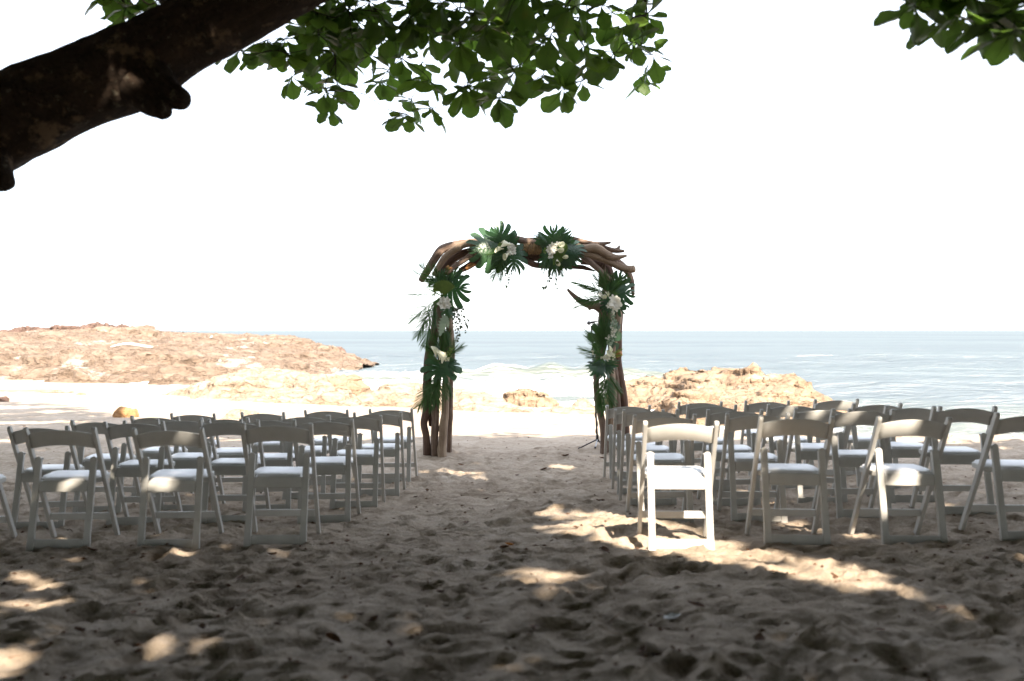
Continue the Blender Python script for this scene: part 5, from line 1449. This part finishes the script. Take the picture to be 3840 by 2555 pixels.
# the branches those twigs leave from
g = Geo()
for pth, rr in (([P(1150, -100, LY + 0.1), P(1350, -160, 6.4), P(1500, -150, 7.0), P(1700, -120, 7.2), P(1950, -110, 7.2), P(2200, -90, 7.3), P(2420, -40, 7.3)], [0.07, 0.05, 0.04, 0.035, 0.03, 0.024, 0.014]),
                ([P(700, 60, LY), P(560, -40, 5.6), P(450, -60, 6.0)], [0.05, 0.03, 0.015])):
    V, F, U = tube_geo(pth, rr, n=40, seg=8, rough=0.1, seed=2); g = Geo(); g.add(V - np.array(k0[:]), F, U); obj('branch', g.mesh(), M['bark'], TREES[0])
roots1 = [P(3650, -90, 4.9), P(3800, -70, 4.7), P(3480, -90, 5.0)]
grow_twigs(1, ros2, roots1)

# --- crowns overhead: they shade the seating; gaps let the sun through where it reaches the sand and chairs
SUNV = np.array(TOSUN[:])
def lit(px, py, Y): return np.array(P(px, py, Y)[:])
GAPS = []                                     # (point the sun reaches, radius)
def gap(p, r): GAPS.append((np.array(p[:] if hasattr(p, '__len__') else p, float), r))
def gap_ground(px, py, r): gap(GP(px, py), r)
# the bright pool round the aisle chair and its tail
for (px, py, r) in ((2110, 1945, 0.22), (2220, 1965, 0.28), (2330, 1985, 0.34), (2450, 2020, 0.36), (2560, 2060, 0.36), (2680, 2085, 0.34), (2800, 2110, 0.30), (2900, 2125, 0.28), (3010, 2150, 0.28), (3120, 2180, 0.24), (2380, 2030, 0.28), (2080, 2000, .14)):
    gap_ground(px, py, r)
CLEAR0 = len(GAPS)
cl = CHAIRS[('R', 4, 0)].location
for dz in (0.1, 0.3, 0.5, 0.7):
    for dx in (-0.15, 0.15): gap(Vector((cl.x + dx, cl.y - 0.2, cl.z + dz)), 0.20)
CLEAR1 = len(GAPS)
# shafts on other chairs
c3 = CHAIRS[('R', 4, 2)].location
gap(Vector((c3.x - 0.10, c3.y - 0.2, c3.z + 0.72)), 0.17); gap(Vector((c3.x - 0.16, c3.y - 0.2, c3.z + 0.50)), 0.12); gap(Vector((c3.x - 0.1, c3.y - 0.2, c3.z + 0.40)), 0.12)
for key, dx, dz, r in ((('R', 3, 1), 0.12, 0.68, .08), (('R', 2, 2), -0.1, 0.70, .09), (('R', 1, 2), -0.05, 0.70, .09), (('R', 0, 3), 0.05, 0.70, .10), (('R', 3, 2), -0.12, 0.70, .07), (('L', 4, 1), 0.05, 0.68, .07), (('L', 4, 2), 0.05, 0.40, .08), (('R', 3, 0), -0.15, 0.35, .09)):
    c = CHAIRS[key].location; gap(Vector((c.x + dx, c.y - 0.18, c.z + dz)), r)
for (px, py, r) in ((70, 2170, 0.10), (160, 2195, 0.12), (230, 2120, .1), (430, 2185, 0.08), (540, 2190, .07), (620, 2450, 0.09), (700, 2470, 0.12), (20, 2500, 0.14), (160, 2275, 0.09), (60, 2280, .08), (2020, 2230, .07), (2150, 2175, .06), (690, 2085, 0.12), (1960, 2170, 0.12), (2050, 2180, 0.14), (1000, 2095, 0.12), (1760, 1790, 0.20), (1680, 1780, 0.14), (2100, 1755, 0.16), 
                    (2960, 1960, 0.08), (3030, 1965, 0.07), (2870, 2080, 0.05), (1600, 1780, .12), (1300, 1800, .12), (2010, 1990, .1)):
    gap_ground(px, py, r)
# warm touches on the arch
for (px, py, r) in ((2370, 1005, .08), (2290, 965, .07), (2310, 1280, .06), (2225, 910, .05), (1670, 1660, .05), (2350, 1120, .05)):
    gap(P(px, py, AY), r)
for (px, py, r) in ((1905, 930, .05), (1985, 925, .0), (2075, 940, .07), (2120, 950, .03), (1655, 1140, .04), (1660, 1335, .06), (2305, 1140, .08), (2285, 1335, .05), (2300, 1210, .03), (1760, 940, .04), (2165, 935, .03)):
    gap(P(px, py, AY - 0.25), r)
# patches of sun on the limb
gap(P(390, 172, LY - 0.2), .07); gap(P(410, 310, LY - 0.2), .08); gap(P(470, 330, LY - 0.2), .06)
GP_ = np.array([g_[0] for g_ in GAPS]); GR_ = np.array([g_[1] for g_ in GAPS])
def blocked_gap(Pn, grow=0.03, clear_only=False):
    """True for points that stand in one of the sun gaps"""
    out = np.zeros(len(Pn), bool)
    for q, r in zip(GP_[CLEAR0:CLEAR1] if clear_only else GP_, GR_[CLEAR0:CLEAR1] if clear_only else GR_):
        d = Pn - q; t = d @ SUNV
        perp = d - t[:, None] * SUNV
        out |= (np.einsum('ij,ij->i', perp, perp) < (r + grow) ** 2) & (t > 0.3)
    return out
edge_px = [(-300, 1478), (0, 1492), (300, 1535), (500, 1575), (800, 1610), (1000, 1640), (1250, 1655), (1600, 1650), (1900, 1628), (2200, 1645), (2700, 1655), (3300, 1662), (3840, 1668), (4200, 1672)]
EP = [GP(*p) for p in edge_px]
ex = np.array([p.x for p in EP]); ey = np.array([p.y for p in EP]); o_ = np.argsort(ex); ex = ex[o_]; ey = ey[o_]
rng = np.random.RandomState(21)
NC = 44000                                                # clusters
gx = rng.uniform(-20, 18, NC); gy = rng.uniform(-2.5, 27, NC)
keep = gy < np.interp(gx, ex, ey) + 0.5 * rng.randn(NC) * 0.5 - 0.1
# the far shade on the left is broken by strips of sun
strip = perlin(gx * 0.45, gy * 0.8, 3.0 + 0 * gx) > 0.16
keep &= ~(strip & (gy > 15.5) & (gx < -4))
keep &= ~((gy > 16.0) & (rng.rand(NC) < 0.4))
keep &= ~((gy < 4.0) & (gx < 0.3) & (rng.rand(NC) < 0.22))
gx, gy = gx[keep], gy[keep]
gz = ground_z(gx, gy)
# height along the sun ray: above the picture, in the tree's crown
cosE = math.cos(SUN_EL); zmin = 4.4
s_need = np.full(len(gx), (zmin) / SUNV[2])
# stay out of the camera's field of view: z - CAMZ > 0.36*y  (or beside the frame)
s_fov = (0.37 * gy - (gz - CAMZ)) / (SUNV[2] - 0.37 * SUNV[1])
s0 = np.maximum(s_need, s_fov + 0.35)
s = s0 + rng.rand(len(gx)) ** 1.3 * 4.2 / SUNV[2]
C = np.stack([gx, gy, gz], 1) + s[:, None] * SUNV
# each cluster is a rosette of leaves
NL = 6
c = np.repeat(C, NL, 0); n = len(c)
az = rng.uniform(0, 2 * np.pi, n); el = rng.normal(-0.25, 0.35, n)
d = np.stack([np.cos(az) * np.cos(el), np.sin(az) * np.cos(el), np.sin(el)], 1)
L_ = rng.uniform(0.24, 0.40, n); ctr = c + d * (L_ * 0.5)[:, None]
bad = blocked_gap(ctr)
solid = blocked_gap(ctr, 0.03, True)
bad &= (solid & (rng.rand(len(bad)) > 0.012)) | (rng.rand(len(bad)) > 0.035)          # a few leaves still hang in the wider openings
dd0 = (ctr[:, 2] - CAMZ); infov = (ctr[:, 1] > 0.3) & (dd0 < 0.352 * ctr[:, 1]) & (np.abs(ctr[:, 0]) < 0.56 * ctr[:, 1])
# unseen leaf walls added behind and beside the camera to keep chair backs dark
nb = 30000
bx = rng.uniform(-22, 22, nb); by = -rng.uniform(7.5, 13, nb); bz = rng.uniform(0.2, 1, nb) ** 0.8 * (7.5 + 1.5 * np.sin(bx * 0.9))
side_ = rng.rand(nb) < 0.45
sgn = np.where(rng.rand(nb) < 0.5, -1, 1)
bx = np.where(side_, sgn * rng.uniform(11.5, 16, nb), bx); by = np.where(side_, rng.uniform(-11, 5.0, nb), by)
cb = np.stack([bx, by, bz], 1)
azb = rng.uniform(0, 2 * np.pi, nb); elb = rng.normal(-0.3, 0.4, nb)
db_ = np.stack([np.cos(azb) * np.cos(elb), np.sin(azb) * np.cos(elb), np.sin(elb)], 1)
c = np.concatenate([c, cb]); d = np.concatenate([d, db_]); L_ = np.concatenate([L_, rng.uniform(0.35, 0.6, nb)])
ctr = c + d * (L_ * 0.5)[:, None]
bad = np.concatenate([bad | infov, blocked_gap(ctr[-nb:], 0.2)])
c, d, L_, ctr = c[~bad], d[~bad], L_[~bad], ctr[~bad]; n = len(c)
up = np.array([0, 0, 1.0]) + rng.normal(0, 0.35, (n, 3))
sd = np.cross(d, up); sd /= np.linalg.norm(sd, axis=1)[:, None]; nr = np.cross(sd, d)
W = L_ * 0.30
def pt(t, e, lift): return c + d * (L_ * t)[:, None] + sd * (W * e)[:, None] + nr * (L_ * lift)[:, None]
VV = np.stack([pt(0.0, 0.0, 0), pt(0.45, -0.75, .05), pt(0.45, 0.0, 0), pt(0.45, 0.75, .05), pt(0.82, -0.9, -.02), pt(0.82, 0.9, -.02), pt(1.0, 0.0, -.08)], 1)
tree_xy = np.array(TREE_BASES)
near = np.argmin(((ctr[:, None, :2] - tree_xy[None]) ** 2).sum(-1), 1)
FT = np.array([(0, 2, 1, 1), (0, 3, 2, 2), (1, 2, 6, 4), (2, 3, 5, 6)])
for k in range(len(TREES)):
    sel = VV[near == k]
    if not len(sel): continue
    V = (sel.reshape(-1, 3) - np.array(TREES[k].location[:]))
    nl = len(sel); base = (np.arange(nl) * 7)[:, None]
    tri = np.concatenate([base + np.array([[0, 3, 1]]), base + np.array([[1, 3, 4]]), base + np.array([[3, 5, 4]]), base + np.array([[4, 5, 6]])], 0)
    me = bpy.data.meshes.new('crown')
    me.vertices.add(len(V)); me.vertices.foreach_set('co', V.astype(np.float32).ravel())
    me.loops.add(tri.size); me.loops.foreach_set('vertex_index', tri.astype(np.int32).ravel())
    me.polygons.add(len(tri)); me.polygons.foreach_set('loop_start', np.arange(0, tri.size, 3, dtype=np.int32)); me.polygons.foreach_set('loop_total', np.full(len(tri), 3, dtype=np.int32))
    me.update(calc_edges=True); me.validate()
    o = obj('crown', me, M['canopy'], TREES[k]); tag(o, kind='stuff')  # crown mesh also holds its share of the added leaf walls
    # trunk and limbs carrying it
    cs = sel[:, 2] - np.array(TREES[k].location[:])
    if k != 0:
        H = 4.2
        top = Vector((0.3 * rt.uniform(-1, 1), 0.3, H))
        obj('trunk', tube_mesh([(0, 0, -0.2), (0.1, 0.05, 1.2), (0.0, 0.15, 2.6), top], [0.34, 0.26, 0.22, 0.19], n=30, seg=18, rough=0.1, seed=k), M['bark'], TREES[k])
        start = top
    else:
        start = pts[-2] - k0
    for j in range(7):
        e = cs[rng.randint(len(cs))]; e = Vector(e)
        w_e = e + TREES[k].location
        if (w_e.z - CAMZ) < 0.42 * w_e.y or (e - start).length < 1.0: continue
        st_w = start + TREES[k].location
        mid = start.lerp(e, 0.5) + Vector((0, 0, 0.5))
        mid_w = mid + TREES[k].location
        chk = [(start.lerp(mid, q / 6) + TREES[k].location) for q in range(7)] + [(mid.lerp(e, q / 6) + TREES[k].location) for q in range(7)]
        if any(p.y > 0.3 and (p.z - CAMZ) < 0.37 * p.y and abs(p.x) < 0.58 * p.y for p in chk): continue
        cen = np.array([p[:] for p in chk])
        if blocked_gap(cen, 0.05).any(): continue
        obj('limb', tube_mesh([start, mid, e], [0.12, 0.08, 0.03], n=16, seg=10, rough=0.1, seed=j), M['bark'], TREES[k])
# the branch that carries the second tree's hanging leaves
t1 = TREES[1].location
obj('limb', tube_mesh([Vector((0.0, 0.3, 4.2)), Vector((5.3, 1.6, 5.0)) - t1, Vector((3.9, 3.7, 4.4)) - t1, Vector((2.9, 4.6, 3.75)) - t1, P(3650, -90, 4.9) - t1, P(3480, -90, 5.0) - t1], [0.11, 0.07, 0.045, 0.028, 0.018, 0.008], n=40, seg=10, rough=0.12, seed=5), M['bark'], TREES[1])
# ------------------------------------------------------------------ bleached log and egret on the reef
_rb = BVHTree.FromPolygons([v.co[:] for v in REEF.data.vertices], [p.vertices[:] for p in REEF.data.polygons])
def reef_hit(px, py):
    for k in range(0, 80):
        d = ray(px, py + k); d.normalize()
        h = _rb.ray_cast(Vector((0, 0, CAMZ)), d)
        if h[0] is not None: return h[0]
    return SP(px, 1330)
lp = [reef_hit(x, y) for x, y in ((415, 1303), (450, 1296), (490, 1293), (535, 1299), (575, 1306), (612, 1312))]
ym = sum(p.y for p in lp) / 6
lp = [P(x, y, ym) for x, y in ((415, 1302), (450, 1293), (490, 1291), (535, 1298), (575, 1304), (614, 1311))]
b0 = lp[2].copy(); b0.z = min(p.z for p in lp)
lg = empty('driftwood_log', b0); tag(lg, 'long bleached white driftwood trunk lying across the top of the reef', 'log')
sc_ = ym / FPX
obj('trunk', tube_mesh([p - b0 for p in lp], [2 * sc_, 4.5 * sc_, 5.5 * sc_, 4.5 * sc_, 4 * sc_, 2 * sc_], n=40, seg=12, rough=0.15, seed=9, freq=1.5), M['bleached'], lg)
obj('branch_stub', tube_mesh([lp[4] - b0, P(592, 1298, ym - 0.1) - b0], [3 * sc_, 1.2 * sc_], n=8, seg=8, rough=0.1), M['bleached'], lg)
bp = reef_hit(792, 1273)
sc_ = bp.y / FPX * 8.5 / 8
eg = empty('white_egret', bp); tag(eg, 'tiny white egret standing on the far end of the reef', 'bird')
def E(x, y, z=0.0): return Vector((x * sc_, z * sc_, y * sc_))
obj('body', tube_mesh([E(-4.5, 5), E(-2, 7), E(0.5, 8.2), E(2, 9.6), E(1.6, 11.6), E(2.2, 13.4), E(3.4, 14.4)], [0.8 * sc_, 2.4 * sc_, 2.7 * sc_, 1.9 * sc_, 1.0 * sc_, 0.9 * sc_, 1.1 * sc_], n=26, seg=12), M['bird_white'], eg)
obj('beak', tube_mesh([E(3.9, 14.4), E(6.4, 13.8)], [0.5 * sc_, 0.1 * sc_], n=3, seg=8), M['bird_beak'], eg)
for dx in (-0.6, 0.7): obj('leg', tube_mesh([E(dx, 6.5), E(dx - 0.5, 3.2), E(dx, -0.3)], [0.4 * sc_, 0.3 * sc_, 0.3 * sc_], n=6, seg=6), M['black_metal'], eg)

# ------------------------------------------------------------------ fallen leaves and litter on the sand
def litter_mesh(seed):
    r = random.Random(seed); V = []; F = []; n = 6; cv = r.uniform(0.25, 0.8); tw = r.uniform(-.5, .5)
    for i in range(n + 1):
        t = i / n; w = 0.28 * math.sin(math.pi * min(0.98, 0.05 + 0.92 * t ** 1.2)) ** 0.8
        for e in (-1, 0, 1):
            ww = w * (1 + 0.2 * r.uniform(-1, 1))
            V.append((e * ww * math.cos(0.9 * cv), t - 0.5, abs(e) * ww * math.sin(0.9 * cv) + cv * 0.35 * (t - 0.5) ** 2 * 2 + e * tw * (t - .5) * 0.2 + 0.04))
    for i in range(n):
        for j in range(2): F.append((3 * i + j, 3 * i + j + 1, 3 * i + j + 4, 3 * i + j + 3))
    return mesh_from(V, F, 'fallen_leaf')
LIT = [litter_mesh(s) for s in range(6)]
for me_ in LIT: me_.materials.append(M['dead_leaf'])
rl = random.Random(31)
def fallen(x, y, size, label, group=None, mat=None, name='fallen_leaf'):
    me_ = LIT[rl.randrange(6)]
    if mat: me_ = me_.copy(); me_.materials.clear(); me_.materials.append(M[mat])
    o = obj(name, me_)
    o.location = (x, y, SZ(x, y) + 0.002); o.scale = (size,) * 3
    o.rotation_euler = (rl.uniform(-.3, .3), rl.uniform(-.3, .3), rl.uniform(0, 6.28))
    tag(o, label, 'leaf', group); return o
p = GP(1910, 2079); fallen(p.x, p.y, 0.07, 'bright orange fallen leaf on the sand in the aisle', mat='orange_leaf')
p = GP(1893, 2084); fallen(p.x, p.y, 0.06, 'dark brown fallen leaf touching the bright orange one')
spots = [(2270, 2073), (2805, 2078), (2550, 2120), (2900, 2198), (3130, 2190), (2925, 2178), (1480, 2205), (1350, 2340), (1460, 2445), (860, 2290), (1400, 2345), (1020, 2108), (345, 2095), (530, 2107), (760, 2385), (1250, 2440), (3540, 2295), (3450, 2210), (2610, 2295), (2000, 2390), (2410, 2460), (2460, 2470), (1240, 2060), (1750, 1975), (2090, 2040), (2160, 2010), (1640, 1905), (1560, 1880), (1820, 1870), (1600, 1860), (2250, 1900), (1770, 1820), (1940, 1800), (2040, 1770), (1730, 1750), (1880, 1730), (2120, 1725), (90, 1600), (180, 1690), (620, 2010), (1190, 1890), (3640, 1970), (3280, 1690), (2920, 1690), (2260, 1730), (1300, 2050), (500, 2330), (300, 2400), (900, 2200), (1650, 2250), (3300, 2400), (2850, 2420), (3700, 2120), (3080, 2160), (2960, 2160)]
def zone(p, py):
    if 2450 < p.x * FPX / p.y + 1920 < 3250 and 2040 < py < 2215: return 'dry brown leaf lying in the sunlit pool of sand behind the aisle chair', 'dry leaves in the sun pool'
    if py < 1760: return 'dry brown leaf on the sand close to the arch or ahead of the front row', 'dry leaves near the arch'
    if abs(p.x + 0.1) < 0.8 and py < 2030: return 'dry brown leaf on the shaded aisle between the chair blocks', 'dry leaves in the aisle'
    if py < 2030: return 'dry brown leaf on the sand among the chair legs', 'dry leaves among the chairs'
    if p.x < -0.9: return 'dry brown leaf on sand behind the chairs opposite the microphone stand', 'dry leaves behind the opposite block'
    if p.x > 0.9: return 'dry brown leaf on shaded sand behind the microphone-stand side chairs', 'dry leaves behind the microphone-stand block'
    return 'dry brown leaf on the shaded sand at the open end of the aisle', 'dry leaves at the aisle end'
for (x, y) in spots:
    p = GP(x, y); fallen(p.x, p.y, rl.uniform(0.045, 0.085) if y > 1900 else rl.uniform(0.05, 0.10), *zone(p, y))
p = GP(2520, 2335); o = fallen(p.x, p.y, 0.09, 'white scrap of paper on the shaded sand before the chairs', mat='paper', name='paper_scrap'); o['category'] = 'paper'
# crumbs, twigs and shell bits: too many to count
g = Geo()
rd = np.random.RandomState(8)
for k in range(1500):
    y = 2.6 + 13.5 * rd.rand() ** 1.3; x = rd.uniform(-0.56, 0.56) * y
    z = SZ(x, y); Ls = rd.uniform(0.006, 0.022) if rd.rand() < 0.8 else rd.uniform(0.03, 0.09); a = rd.uniform(0, 3.14); w = Ls * rd.uniform(0.3, 0.6) if Ls < 0.03 else rd.uniform(0.002, 0.004)
    u = Vector((math.cos(a), math.sin(a), rd.uniform(-.2, .2))) * Ls; v = Vector((-math.sin(a), math.cos(a), 0)) * w; c = Vector((x, y, z + w * 0.4)); up_ = Vector((0, 0, w))
    g.add([tuple(c - u), tuple(c + v), tuple(c + u), tuple(c - v), tuple(c + up_)], [(0, 1, 4), (1, 2, 4), (2, 3, 4), (3, 0, 4)])
o = obj('litter', g.mesh(smooth=False), M['dead_leaf']); tag(o, 'brown crumbs and twigs strewn over the sand', 'litter', kind='stuff')
